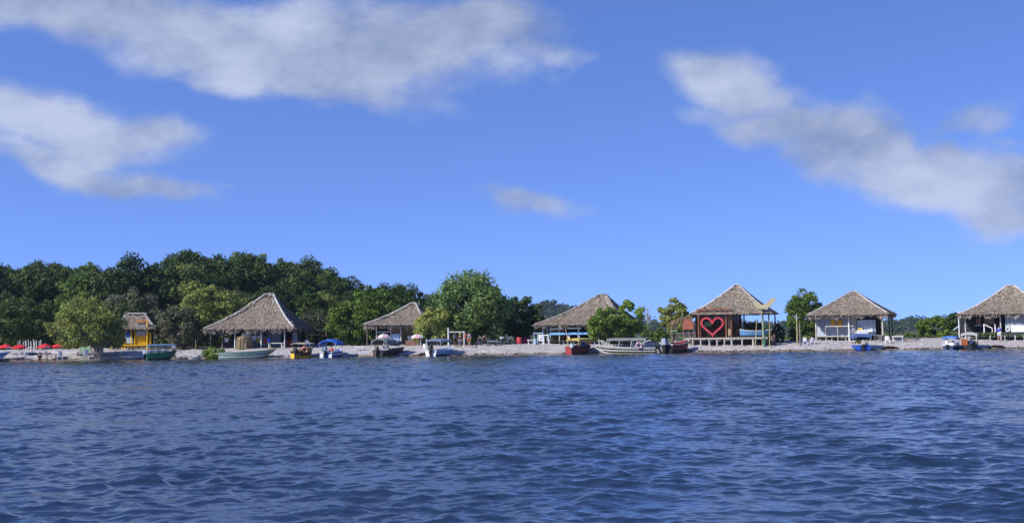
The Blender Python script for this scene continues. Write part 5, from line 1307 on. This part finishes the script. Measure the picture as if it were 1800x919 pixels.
make_table('bench', 'white bench under the right front of the big thatched hut', HA.P(HA.px(485, 607, .9)[0], .9, zfa), -R(15), 1.9, .5, .6, M_OLDWHITE, M_OLDWHITE, cat='bench', th=.08, lw=.1)
make_table('table', 'long dark table in the big thatched hut beside the straw bundle', HA.P(HA.px(449, 600, 1.8)[0], 1.8, zfa), -R(15), 1.3, .6, .62, M_REDBROWN, M_DARKWOOD)
make_table('table', 'small dark table among the leaning white frame under the tall beach tree', place(812, 607, .7), 0, .9, .6, .55, M_REDBROWN, M_REDBROWN)

# red parasols at the left, pink and white ones by the low-ridged hut
def make_parasol(name, label, loc, r, h, ma, mb_, mval, rz, group, tilt=0.0, dome=.0):
    o = thing(name, label, 'parasol', loc, group, rz)
    top = Vector((math.sin(tilt) * h, 0, math.cos(tilt) * h))
    part('pole', MB().tube([(0, 0, -.3), top], .028, 8), M_OLDWHITE, o, False, True)
    ca = MB(); n = 8; d = r * .42
    prof = [(0, .02), (r * .35, -d * (.26 - dome * .2)), (r * .7, -d * (.58 - dome * .28)), (r, -d)]
    ca.lathe(prof, tuple(top), n, .2, (0, 1)); ca.lathe([(a, z - .025) for a, z in prof[::-1]], tuple(top), n, .2, (0, 1))
    part('canopy', ca, [ma, mb_], o, False, True)
    va = MB(); va.lathe([(r, -d), (r * 1.01, -d - .13)], tuple(top), n, .2, (0, 0, 1, 0)); part('valance', va, [mval, M_SHIRTWHITE], o, False, True)
    part('finial', MB().ball((top.x, top.y, top.z + .04), .035), M_WHITE, o, True, True)
    rb = MB()
    for k in range(n):
        a = 2 * math.pi * k / n + .2; rb.bar(top + Vector((0, 0, -.05)), top + Vector((r * math.cos(a), r * math.sin(a), -d - .03)), .018)
    part('ribs', rb, M_OLDWHITE, o, False, True)
    return o
G = 'red beach parasols'
for px, base, top, r, lab, rz, tl in ((10, 621.5, 604.5, .82, 'red parasol half cut by the left edge of the beach view', .3, 0), (33.5, 625, 605, .86, 'red parasol tilted towards the water, second from the blue bow', .9, .06),
                              (79, 633.5, 604, .82, 'red parasol on a long thin pole standing at the waterline', .1, 0), (101, 621, 604, .82, 'red parasol farthest right, nearest to the green tarp', .6, 0)):
    p = place(px, base); h = at(px, top, p.y).z - p.z
    make_parasol('beach_parasol', lab, p, r, h, M_RED, mat('red_cloth_faded', (.62, .035, .04), .7, .1), M_RED, rz, G, tl)
G = 'faded pink and white parasols'
for px, base, top, r, lab, rz in ((683, 607, 587, .82, 'pink and white parasol left of the tall white hut post', .4), (737, 607, 587.5, .82, 'pink and white parasol above the rose-brown plank wall', .1)):
    p = place(px, base, -.2 if px < 700 else -.6); p.y = 139.8; p.z = float(gz(p.x, p.y)); h = at(px, top, p.y).z - p.z
    make_parasol('beach_parasol', lab, p, r, h, M_SHIRTWHITE, M_PINK, M_PINK, rz, G, 0, 1.0)

# stakes, low rail with white tops, green tarp
for i, (px, top, w) in enumerate(((31.5, 599.5, .08), (35, 597.5, .09), (41.5, 600, .10), (45.5, 598, .17), (50, 596.5, .1), (54.5, 599.5, .15), (59, 596, .11), (61, 600, .13), (64, 597.5, .12), (69, 599, .09), (72, 597, .11))):
    p = ground(px, 143); z = at(px, top, 143).z
    w *= 1.15
    where = ('leftmost of the row', 'second from the left', 'third from the left', 'thick one, fourth from the left', 'fifth from the left', 'thick one, sixth from the left', 'tallest of the row', 'just right of the tallest one', 'third from the right', 'second from the right', 'rightmost of the row')[i]
    mb = MB().tube([(p.x, p.y, p.z - .3), (p.x + .03, p.y, (p.z + z) / 2), (p.x - .01, p.y, z)], [w / 2, w / 2, w / 2.3], 8)
    solo('wooden_stake', mb, M_OLDWHITE, f'weathered grey stake behind the red parasols, {where}', 'stake', 'row of grey stakes')
p0, p1 = place(22, 623.5), place(88, 622.5)
o = thing('low_rail', 'low dark rail topped with a row of white blocks behind the red parasols', 'rail', (p0 + p1) / 2)
part('beam', MB().bar(p0 + Vector((0, .1, .02)), p1 + Vector((0, .1, .02)), .12, .3), M_DARKWOOD, o)
for i in range(17):
    q = p0.lerp(p1, (i + .5) / 17) + Vector((0, .1, .17)); w = random.uniform(.07, .13)
    part('white_block', MB().box(q.x - w, q.x + w, q.y - .1, q.y + .1, q.z + .003, q.z + .12), M_WHITE, o)
p0, p1 = place(89, 622.3), place(137, 621)
o = thing('low_wall', 'low white-topped kerb right of the white-blocked rail', 'wall', (p0 + p1) / 2)
part('base', MB().bar(p0 + Vector((0, .1, .0)), p1 + Vector((0, .1, .0)), .2, .3), M_PALEGREY, o); part('coping', MB().bar(p0 + Vector((0, .1, .2)), p1 + Vector((0, .1, .2)), .26, .08), M_WHITE, o)
def tarp():
    p = place(148, 619.5); Y = p.y
    o = thing('tarp_shelter', 'faded green tarp sagging from a pale pole frame beside the waterside tree', 'shelter', p)
    A, B, C, D = at(138, 619, Y), at(161, 618, Y), at(157, 608, Y + .8), at(141, 609, Y + .8)
    mb = MB().grid([[A.lerp(B, i / 8).lerp(D.lerp(C, i / 8), j / 5) + Vector((0, .15 * math.sin(j / 5 * 3.14), -.04 * math.sin(i * 1.4))) for i in range(9)] for j in range(6)])
    mb.grid([[A.lerp(B, i / 8).lerp(D.lerp(C, i / 8), j / 5) + Vector((0, .18 + .15 * math.sin(j / 5 * 3.14), -.04 * math.sin(i * 1.4))) for i in range(8, -1, -1)] for j in range(6)])
    part('tarp', mb, M_PALEGREEN, o)
    for a, b in (((138, 620), (144, 598.5)), ((145, 619), (144, 598)), ((161, 619), (157, 607))):
        part('pole', MB().tube([at(*a, Y) - Vector((0, 0, .2)), at(*b, Y)], .05, 6), M_OLDWHITE, o)
tarp()
# bare white goal-like frame, lamp posts, white gate far back
def goal():
    p = place(788, 608.5); Y = p.y
    o = thing('post_frame', 'tall white post with a crossbar standing before the tallest beach tree', 'frame', p)
    part('post', MB().tube([at(788.5, 610, Y) - Vector((0, 0, .3)), at(788, 576, Y)], [.1, .085], 8), M_WHITE, o)
    part('post', MB().tube([at(816, 609, Y) - Vector((0, 0, .3)), at(816, 582, Y)], [.08, .07], 8), M_OLDWHITE, o)
    part('crossbar', MB().bar(at(788, 583.3, Y), at(816, 583.3, Y), .07, .1), M_WHITE, o)
goal()
for px, b, t, Y, lab in ((825, 606, 572, 143, 'thin pole with two white lamp globes beside the tallest beach tree'), (853.5, 604, 571, 150, 'plain pale pole standing in front of the white gate')):
    p = ground(px, Y); z = at(px, t, Y).z
    o = thing('lamp_pole' if px < 840 else 'pale_pole', lab, 'pole', p); part('pole', MB().tube([p - Vector((0, 0, .3)), Vector((p.x, p.y, z))], .045, 8), M_PALEGREEN if px < 840 else M_BAMBOO, o)
    if px < 840:
        for q in (z, at(px, 578.5, Y).z): part('globe', MB().ball((p.x, p.y, q), .11), M_PLASTIC, o, True)
def gate():
    Y = 158; p = ground(846, Y); o = thing('white_gate', 'small white rounded gateway far back under the dark trees', 'gate', p)
    for px in (838, 845, 851): part('pillar', MB().tube([Vector((at(px, 590, Y).x, Y, p.z - .2)), at(px, 572, Y)], .16, 8), M_WHITE, o)
    part('arch', MB().tube([at(837, 575, Y), at(841, 571, Y), at(846, 573, Y), at(851, 571, Y), at(853, 574, Y)], .2, 8), M_WHITE, o)
gate()
p = place(870, 603, 3.0); solo('stone_marker', MB().tube([(p.x, p.y, p.z - .1), (p.x, p.y, p.z + .9), (p.x, p.y, p.z + 1.25)], [.13, .11, .06], 8), M_WHITE, 'slim white marker stone standing behind the slate blue bench', 'marker')

# motorbikes in the shade
def make_bike(label, loc, rz, mt):
    o = thing('motorbike', label, 'motorbike', loc, 'motorbikes in the shade', rz)
    for x in (-.62, .62):
        pts = [(x + .27 * math.cos(a), 0, .31 + .27 * math.sin(a)) for a in np.linspace(0, 2 * math.pi, 17)[:-1]]
        w = part('wheel', MB().tube(pts, .05, 6, closed=True), M_RUBBER, o, True, True)
        sp = MB()
        for a in np.linspace(0, math.pi, 5)[:-1]: sp.bar((x - .25 * math.cos(a), 0, .31 - .25 * math.sin(a)), (x + .25 * math.cos(a), 0, .31 + .25 * math.sin(a)), .015)
        part('spokes', sp, M_GALV, w, False, True)
    part('frame', MB().bar((-.62, 0, .31), (-.1, 0, .42), .06).bar((-.1, 0, .42), (.42, 0, .85), .07).bar((.42, 0, .95), (.62, .0, .31), .06).bar((-.1, 0, .42), (-.45, 0, .74), .05), M_BLACK, o, False, True)
    part('tank', MB().ball((.18, 0, .80), .27, .13, .14), mt, o, True, True)
    part('engine', MB().box(-.15, .2, -.12, .12, .28, .55), M_METAL, o, False, True)
    part('seat', MB().hexa([(-.65, -.11, .74), (.0, -.11, .72), (.0, .11, .72), (-.65, .11, .74), (-.7, -.1, .84), (.02, -.1, .80), (.02, .1, .80), (-.7, .1, .84)]), M_RUBBER, o, False, True)
    part('handlebar', MB().tube([(.34, -.36, 1.02), (.42, -.12, .97), (.42, .12, .97), (.34, .36, 1.02)], .022, 6), M_GALV, o, False, True)
    part('headlight', MB().ball((.52, 0, .88), .09), M_PLASTIC, o, True, True)
    return o
make_bike('white-tanked motorbike parked in the shade, nearest the slate blue bench', place(879, 606), R(35), M_PLASTIC)
make_bike('white and black motorbike parked in the shade, right of the white-tanked one', place(891, 605.6), R(15), mat('white_and_black', (.5, .5, .5), .4, .3, 9))
make_bike('black motorbike under the dark trees by the two seated figures', place(842, 607.5), R(60), M_BLACK)
p = place(913, 605); solo('plastic_drum', MB().lathe([(0, 0), (.3, 0), (.34, .3), (.34, .6), (.3, .85), (0, .86)], tuple(p), 14), M_PINKRED, 'rose red drum in the shade right of the motorbikes', 'drum', smooth=True)
o = thing('covered_stack', 'dark red covered heap in the shade left of the blue railed hut', 'heap', place(924, 604)); part('cover', MB().ball((0, 0, .35), .65, .45, .55, 12, 8), mat('maroon_cloth', (.16, .02, .04), .85, .2), o, True, True)

# the straw bundle and goods in the big thatched hut
def straw():
    s0, _ = HA.px(415.5, 605, .0); s1, _ = HA.px(444, 605, .0); zt = HA.px(430, 591.5, 0)[1]; p = HA.P((s0 + s1) / 2, .1, zfa)
    o = thing('straw_hut_bundle', 'rounded bundle of brown straw tied to poles in front of the big thatched hut', 'straw bundle', p)
    w, hh = s1 - s0, zt - zfa; mb = MB(); rnd = random.Random(4); N, K = 26, 8
    P = [[Vector((math.cos(2 * math.pi * i / N) * w / 2 * (1 - .25 * (j / K) ** 3), math.sin(2 * math.pi * i / N) * .75 * (1 - .25 * (j / K) ** 3), hh * (j / K) * (1 if j < K else 1.0))) for i in range(N + 1)] for j in range(K + 1)]
    mb.grid(P); mb.add(P[K][:-1] + [Vector((0, 0, hh * 1.08))], [(i, (i + 1) % N, N) for i in range(N)])
    for _ in range(900):
        a = rnd.uniform(0, 6.28); z = rnd.uniform(.1, 1) * hh; r = 1 - .25 * (z / hh) ** 3
        c = Vector((math.cos(a) * w / 2 * r, math.sin(a) * .75 * r, z)) * 1.0; d = Vector((-math.sin(a), math.cos(a), 0)); out = Vector((math.cos(a), math.sin(a), 0))
        e = c + out * .06 + d * rnd.uniform(-.08, .08) - Vector((0, 0, rnd.uniform(.2, .4))); mb.add([c - d * .03 + out * .02, c + d * .03 + out * .02, e + d * .025, e - d * .025], [(0, 1, 2, 3)])
    part('straw', mb, M_STRAW, o, False, True)
    for x, h2 in ((-.45, .95), (-.12, 1.25), (-.7, 1.0), (.3, .5)): part('pole', MB().tube([(x * 1.1, -.8, -.15), (x, -.78, hh * h2)], .04, 6), M_BAMBOO, o, False, True)
    part('strap', MB().tube([(math.cos(a) * w / 2 * 1.0, math.sin(a) * .8, hh * .62) for a in np.linspace(0, 2 * math.pi, 21)[:-1]], .03, 5, closed=True), M_WOOD, o, False, True)
straw()
def crate(name, label, fr, p0, q0, p1, q1, t, th, m, cat, lid=None):
    s0, z1 = fr.px(p0, q0, t); s1, _ = fr.px(p1, q0, t); _, z0 = fr.px(p1, q1, t)
    o = thing(name, label, cat, fr.P((s0 + s1) / 2, t + th / 2, z0))
    lz = z1 - (z1 - z0) * .2
    part('body', fr.box(MB(), s0 + .02, s1 - .02, t + .02, t + th - .02, z0, lz - .002), m, o); part('lid', fr.box(MB(), s0, s1, t, t + th, lz, z1), lid or m, o)
    return o
crate('white_board_box', 'big white box behind the straw bundle in the big thatched hut', HA, 426, 584, 439, 594, 1.0, .5, M_WHITE, 'box')
crate('ice_box', 'white ice box on the long dark table beside the straw bundle', HA, 440.5, 590, 450, 598.2, 1.5, .5, M_PLASTIC, 'ice box')
crate('ice_box', 'ice box with a yellow lower half right of the white ice box', HA, 451, 591, 457.5, 603, 1.45, .5, M_OCHRE, 'ice box', M_PLASTIC)
crate('white_fridge', 'white box-like fridge behind the white table in the blue railed hut', HC, 946, 588, 953.5, 600, .9, .6, M_WHITE, 'fridge')
crate('white_fridge', 'cream upright box in the blue railed hut above the yellow roof', HC, 997, 588, 1001.5, 597.5, .9, .4, M_CREAM, 'box')
crate('red_crate', 'small red crate left of the blue drum under the big thatched hut', HA, 463.5, 596, 468, 604, 1.2, .4, M_REDPAINT, 'crate')
s, _ = HA.px(473, 600, .8); p = HA.P(s, .8, zfa + .62)
solo('blue_drum', MB().lathe([(0, 0), (.18, 0), (.2, .2), (.2, .5), (.16, .62), (.07, .66), (0, .66)], tuple(p), 14), M_ROYAL, 'blue drum on the end of the white bench in the big thatched hut', 'drum', smooth=True)
s, _ = HA.px(413, 602, .6)
o = thing('dark_counter', 'dark counter with a white cloth at the left end of the big thatched hut', 'counter', HA.P(HA.px(400, 605, 1.5)[0], 1.5, zfa))
part('counter_body', HA.pbox(388, 597, 411, 611, 1.5, .5), M_DARK, o); part('cloth', HA.pbox(395, 594, 401, 601, 1.4, .06), M_SHIRTWHITE, o)
for px, r, h, lab in ((507, .32, .95, 'red drum nearest the right front post of the big thatched hut'), (512, .3, 1.1, 'taller red drum beside the grey panel')):
    p = place(px, 610, .8 if px > 510 else 0); solo('red_drum', MB().lathe([(0, 0), (r, 0), (r * 1.05, h * .3), (r, h * .5), (r * 1.05, h * .7), (r * .9, h), (0, h)], tuple(p), 14), M_REDPAINT, lab, 'drum', smooth=True)
def panel():
    Y = 141; p = ground(518, Y); o = thing('leaning_panel', 'grey blue panel propped up right of the red drums', 'panel', p)
    a, b = at(513.5, 602, Y), at(522, 583.5, Y)
    part('panel', MB().hexa([(a.x, Y, a.z), (b.x, Y, a.z), (b.x, Y + .05, a.z), (a.x, Y + .05, a.z), (a.x, Y + .3, b.z), (b.x, Y + .3, b.z), (b.x, Y + .35, b.z), (a.x, Y + .35, b.z)]), M_GREYWALL, o)
    part('prop', MB().tube([Vector((b.x - .1, Y - .05, b.z - .5)), Vector((b.x + .35, Y - .4, p.z))], .035, 6), M_OLDWHITE, o); part('prop', MB().tube([Vector((a.x + .1, Y - .02, a.z + .5)), Vector((a.x, Y - .2, p.z))], .035, 6), M_OLDWHITE, o)
panel()
o = thing('dark_box_stand', 'dark open box stand with white posts right of the rose-brown plank wall', 'stand', place(744, 608))
Y = o.location.y
for a in (739.5, 749.5): part('post', MB().tube([Vector((at(a, 600, Y).x, Y, o.location.z - .2)), at(a, 595, Y)], .055, 6), M_OLDWHITE, o)
part('box', MB().box(at(740.5, 600, Y).x, at(748.5, 600, Y).x, Y + .1, Y + .8, at(744, 607.5, Y).z, at(744, 598, Y).z), M_DARKWOOD, o)
# parked car-like dark shade shapes left of the white table: a pale blue cart
o = thing('covered_cart', 'pale blue grey covered cart in the shade left of the white plastic table', 'cart', place(609, 607)); L = o.location
part('cart_body', MB().hexa([(-.7, -.35, .35), (.7, -.35, .35), (.7, .35, .35), (-.7, .35, .35), (-.55, -.32, .95), (.4, -.32, .95), (.4, .32, .95), (-.55, .32, .95)]), M_SLATE, o, False, True)
for x in (-.45, .45): part('wheel', MB().tube([(x + .2 * math.cos(a), -.4, .22 + .2 * math.sin(a)) for a in np.linspace(0, 6.283, 13)[:-1]], .045, 6, closed=True), M_RUBBER, o, True, True)

# red heart, board, tail sculpture on the heart hut
def heart():
    t = -.12; s0, z1 = HD.px(1231, 556.5, t); s1, z0 = HD.px(1273, 592, t); cx, w, hgt = (s0 + s1) / 2, s1 - s0, z1 - z0
    o = thing('heart_sculpture', 'big rose red heart outline standing in the brown frame on the stilt platform', 'heart', HD.P(cx, t, zfd))
    pts = []
    for a in np.linspace(0, 2 * math.pi, 73)[:-1]:
        x = 16 * math.sin(a) ** 3; y = 13 * math.cos(a) - 5 * math.cos(2 * a) - 2 * math.cos(3 * a) - math.cos(4 * a); pts.append((x / 32 * w, (y + 17) / 29.2 * hgt))
    n = len(pts); c = np.array(pts); tan = np.roll(c, -1, 0) - np.roll(c, 1, 0); tan /= np.linalg.norm(tan, axis=1)[:, None] + 1e-9; nor = np.stack([-tan[:, 1], tan[:, 0]], 1)
    ctr = np.array([0, hgt * .55]); sgn = np.sign(((c - ctr) * nor).sum(1))[:, None]; nor = -nor * np.where(sgn == 0, 1, sgn)
    inner = c + nor * .21
    inner[:, 0] = np.where(np.abs(c[:, 0]) < 1e-6, 0, inner[:, 0]); inner[0] = (0, c[0, 1] - .31); inner[36] = (0, c[36, 1] + .35)
    for i in range(n):   # keep the inner outline on its own side of the middle
        if c[i, 0] > .0: inner[i, 0] = max(inner[i, 0], .0)
        if c[i, 0] < .0: inner[i, 0] = min(inner[i, 0], .0)
    mb = MB(); d = .22; vs = []
    for (x, z), (xi, zi) in zip(c, inner):
        for yy, (a, b) in ((t, (x, z)), (t, (xi, zi)), (t + d, (xi, zi)), (t + d, (x, z))): vs.append(HD.P(cx + a, yy, zfd + .03 + b))
    fs = []
    for i in range(n):
        j = (i + 1) % n
        for k in range(4): fs.append((i * 4 + k, j * 4 + k, j * 4 + (k + 1) % 4, i * 4 + (k + 1) % 4))
    mb.add(vs, fs); part('heart_outline', mb, M_PINKRED, o)
heart()
def board():
    t = .7; o = thing('red_board', 'blank rusty red house-shaped board hung left of the heart', 'board', HD.P(HD.px(1209, 578, t)[0], t, HD.px(1209, 578, t)[1]))
    pts = [HD.P(*(lambda q: (q[0], t, q[1]))(HD.px(a, b, t))) for a, b in ((1200, 578.5), (1219, 578.5), (1219, 566), (1213, 560.5), (1206, 560.5), (1200, 566))]
    part('board_face', MB().prism(pts, HD.v * .06), M_REDBROWN, o)
    for px in (1201, 1218): part('post', HD.ppost(px, 562, 593, t + .15, .08, False), M_WOOD, o)
board()
def tail():
    t = -.6; o = thing('tail_sculpture', 'tan carved tail fin curving upward on a post before the heart hut roof', 'sculpture', HD.P(HD.px(1338, 590, t)[0], t, HD.gz(HD.px(1338, 590, t)[0], t)))
    out = [(1317, 525.5), (1322, 527), (1331, 533), (1338, 534), (1338.6, 535.5), (1345, 534.5), (1349, 531), (1353, 526.5), (1359.5, 523), (1364.5, 525), (1360, 530.5), (1355, 537.5), (1348, 542), (1339.5, 543), (1332, 541.5), (1326.5, 537), (1323, 531)]
    part('fin', MB().prism([HD.P(*(lambda q: (q[0], t, q[1]))(HD.px(a, b, t))) for a, b in out], HD.v * .16), mat('tan_carving', (.36, .32, .20), .75, .15, 5), o)
    part('post', HD.ppost(1338.5, 541, 615, t + .1, .09), M_BAMBOO, o)
tail()
for px, top, bot, lean, lab in ((1330, 563, 612, -3, 'bamboo pole leaning on the right end of the heart platform'), (1352.5, 560, 605, 0, 'thin upright bamboo pole at the right corner of the heart platform')):
    Y = 131.9; a = at(px + lean, bot, Y); a.z = float(gz(a.x, Y)) - .2; b = at(px, top, Y)
    solo('bamboo_pole', MB().tube([a, a.lerp(b, .5) + Vector((.03, 0, 0)), b], [.055, .05, .035], 7), M_BAMBOO, lab, 'pole')
for i, px in enumerate((1349, 1353, 1357, 1361)):
    p = ground(px, 133.6 + .3 * (i % 2)); z = at(px, 590 - (i % 2) * 3, p.y).z
    solo('tree_stump_post', MB().tube([(p.x, p.y, p.z - .3), (p.x + .04, p.y, (p.z + z) / 2), (p.x, p.y, z)], [.12, .11, .1], 8), mat('reddish_driftwood', (.20, .13, .11), .9, .25, 6), ('leftmost', 'second from the left', 'second from the right', 'rightmost')[i] + ' of four reddish stump posts right of the heart platform', 'post', 'stump posts')
for px, t, lab in ((1203, 1.4, 'dark wooden chair at the left end of the heart platform'), (1212, 1.4, 'dark wooden chair under the red board')):
    s, _ = HD.px(px, 590, t); make_chair('dark_chair', lab, HD.P(s, t, zfd), R(170), M_DARKWOOD, 'dark chairs on the heart platform', 1.05)
for px, t, lab in ((1300, 2.4, 'brown chair right of the tan side wall of the heart hut'), (1306, 3.0, 'brown chair next to the dark post of the heart hut')):
    s, _ = HD.px(px, 590, t); make_chair('dark_chair', lab, HD.P(s, t, zfd), R(120), M_BROWN, 'brown chairs in the heart hut', 1.1)
# towels and trunks by the towels hut
for p0, p1, q1, lab, m in ((1460.5, 1467, 574, 'yellow towel with a ragged edge, left of the two in the board-walled hut', M_YELLOW), (1471, 1480, 575.5, 'wider orange-yellow towel with a blue top band in the board-walled hut', mat('amber_cloth', (.62, .30, .01), .8, .12))):
    s0, z1 = HE.px(p0, 562, 2.3); s1, _ = HE.px(p1, 562, 2.3); _, z0 = HE.px(p0, q1, 2.3)
    o = thing('hanging_towel', lab, 'towel', HE.P((s0 + s1) / 2, 2.3, z0), 'towels hung in the hut')
    part('cloth', MB().grid([[HE.P(s0 + (s1 - s0) * i / 6, 2.3 + .03 * math.sin(i * 1.7), z0 + (z1 - z0) * j / 4) for i in range(7)] for j in range(5)]), m, o)
    if p0 > 1465: part('blue_band', HE.box(MB(), s0 - .02, s1 + .02, 2.27, 2.33, z1, z1 + .14), M_ROYAL, o)
s0, z0 = HE.px(1498, 590, 1.3); make_chair('plastic_chair', 'white plastic chair on the deck right of the middle white post', HE.P(s0, 1.3, zfe), R(200), M_PLASTIC, CH, 1.1)
for px, top, w, m, lab in ((1401.5, 552, .14, M_BAMBOO, 'tall pale post in front of the open airy green tree'), (1406.5, 566, .16, M_WOOD, 'shorter dark post beside the tall pale one')):
    p = place(px, 607); z = at(px, top, p.y).z
    solo('tall_post', MB().tube([(p.x, p.y, p.z - .3), (p.x + .03, p.y, (p.z + z) / 2), (p.x, p.y, z)], [w / 2 * 1.1, w / 2, w / 2 * .8], 8), m, lab, 'post')
# hung things at the rightmost hut
s0, z = HF.px(1719.5, 570, 2.0)
o = thing('brown_sign', 'blank brown board hung under the eave of the rightmost hut', 'board', HF.P(s0, 2.0, z)); part('board_face', HF.pbox(1715.5, 560, 1723.5, 570.5, 2.0, .06), M_PLANK, o); part('hanger', HF.pbox(1719.3, 556, 1719.8, 560, 2.01, .03), M_DARKWOOD, o)
def lifebuoy(label, c, axis_y, r, m, name='lifebuoy'):
    c = Vector(c); ax = Vector(axis_y).normalized(); u = Vector((0, 0, 1)); v = ax.cross(u).normalized()
    pts = [c + v * (r * math.cos(a)) + u * (r * math.sin(a)) for a in np.linspace(0, 6.283185, 21)[:-1]]
    o = thing(name, label, 'lifebuoy', (c.x, c.y, c.z - r)); part('ring', MB().tube(pts, r * .3, 8, closed=True), m, o, True)
    for a in (.78, 2.36, 3.93, 5.5):
        q = [c + v * (r * math.cos(a + d)) + u * (r * math.sin(a + d)) for d in (-.14, .14)]; part('band', MB().tube(q, r * .33, 8), M_SHIRTWHITE, o)
b = BOATS['tan']; lifebuoy('orange lifebuoy hanging on the side of the flat tan-roofed boat', loc_in(b, .82, .7, .92), (.4, -1, 0), .3, M_ORANGE)
b = BOATS['long']; lifebuoy('faded pink lifebuoy on the side of the long striped boat', at(1123.5, 606.5, loc_in(b, -1.05, 2.0, 0).y - .0), (0, -1, 0), .3, M_PINK)
s0, z = HF.px(1772, 578.5, .92); lifebuoy('white lifebuoy on the grey siding of the rightmost hut', HF.P(s0, .9, z), HF.v * -1, .22, M_WHITE)
# seats and goods heaped in the grey-awning boat
b = BOATS['grey']
for i, (x, y, rz, m, lab) in enumerate(((.2, 1.2, 40, M_PLASTIC, 'white plastic chair heaped in the grey awning boat, nearer its motor'), (.3, 2.2, 100, M_CREAM, 'cream plastic chair heaped in the grey awning boat, nearer its bow'))):
    make_chair('plastic_chair', lab, loc_in(b, x, y, .25), b.rotation_euler.z + R(rz), m, CH, 1.15)
b = BOATS['small']; make_chair('plastic_chair', 'white plastic chair standing in the small white boat', loc_in(b, .2, 1.9, .12), b.rotation_euler.z + R(200), M_PLASTIC, CH, 1.05)
# weed and driftwood along the waterline
def driftline():
    rng = np.random.default_rng(31); C, r = [], []
    for i in range(420):
        px = rng.uniform(-80, 1880); Y = 131.0
        x = (px - 900) / F * Y; y = float(yw(x)) + rng.normal(.55, .22)
        if .5 + .5 * math.sin(x * .33 + 1.2) * math.sin(x * .11) < rng.uniform(0, .9): continue
        C.append((x, y, float(gz(x, y)) + .01)); r.append(rng.uniform(.08, .22))
    V, Fq = leaf_cloud(rng, np.array(C), np.array(r), 10, .09, .2, .3)
    structure('drifted_weed', np_mesh('drifted_weed', V, Fq, mat('drifted_weed', (.05, .038, .022), .9, .3, 5, .1), False), 'stuff')
driftline()
for px, py, l, h_, lab in ((750, 623.5, 1.8, .28, 'dark low mound of weed on the sand between the two awning boats'), (1563, 612.2, 1.7, .2, 'low dark weed mound right of the royal blue boat'), (1752, 610.5, 1.7, .26, 'low dark weed mound below the man in white shorts')):
    p = place(px, py); rng = np.random.default_rng(px)
    C = np.stack([p.x + rng.uniform(-l / 2, l / 2, 60), p.y + rng.normal(0, .2, 60), np.full(60, p.z + .03)], 1); C[:, 2] += h_ * .6 * (1 - (2 * (C[:, 0] - p.x) / l) ** 2)
    V, Fq = leaf_cloud(rng, C, np.full(60, .14), 18, .08, .3, .5)
    o = thing('weed_mound', lab, 'mound', p); part('weed', np_mesh('weed', V - np.array(p), Fq, MATS['drifted_weed'], False), None, o)
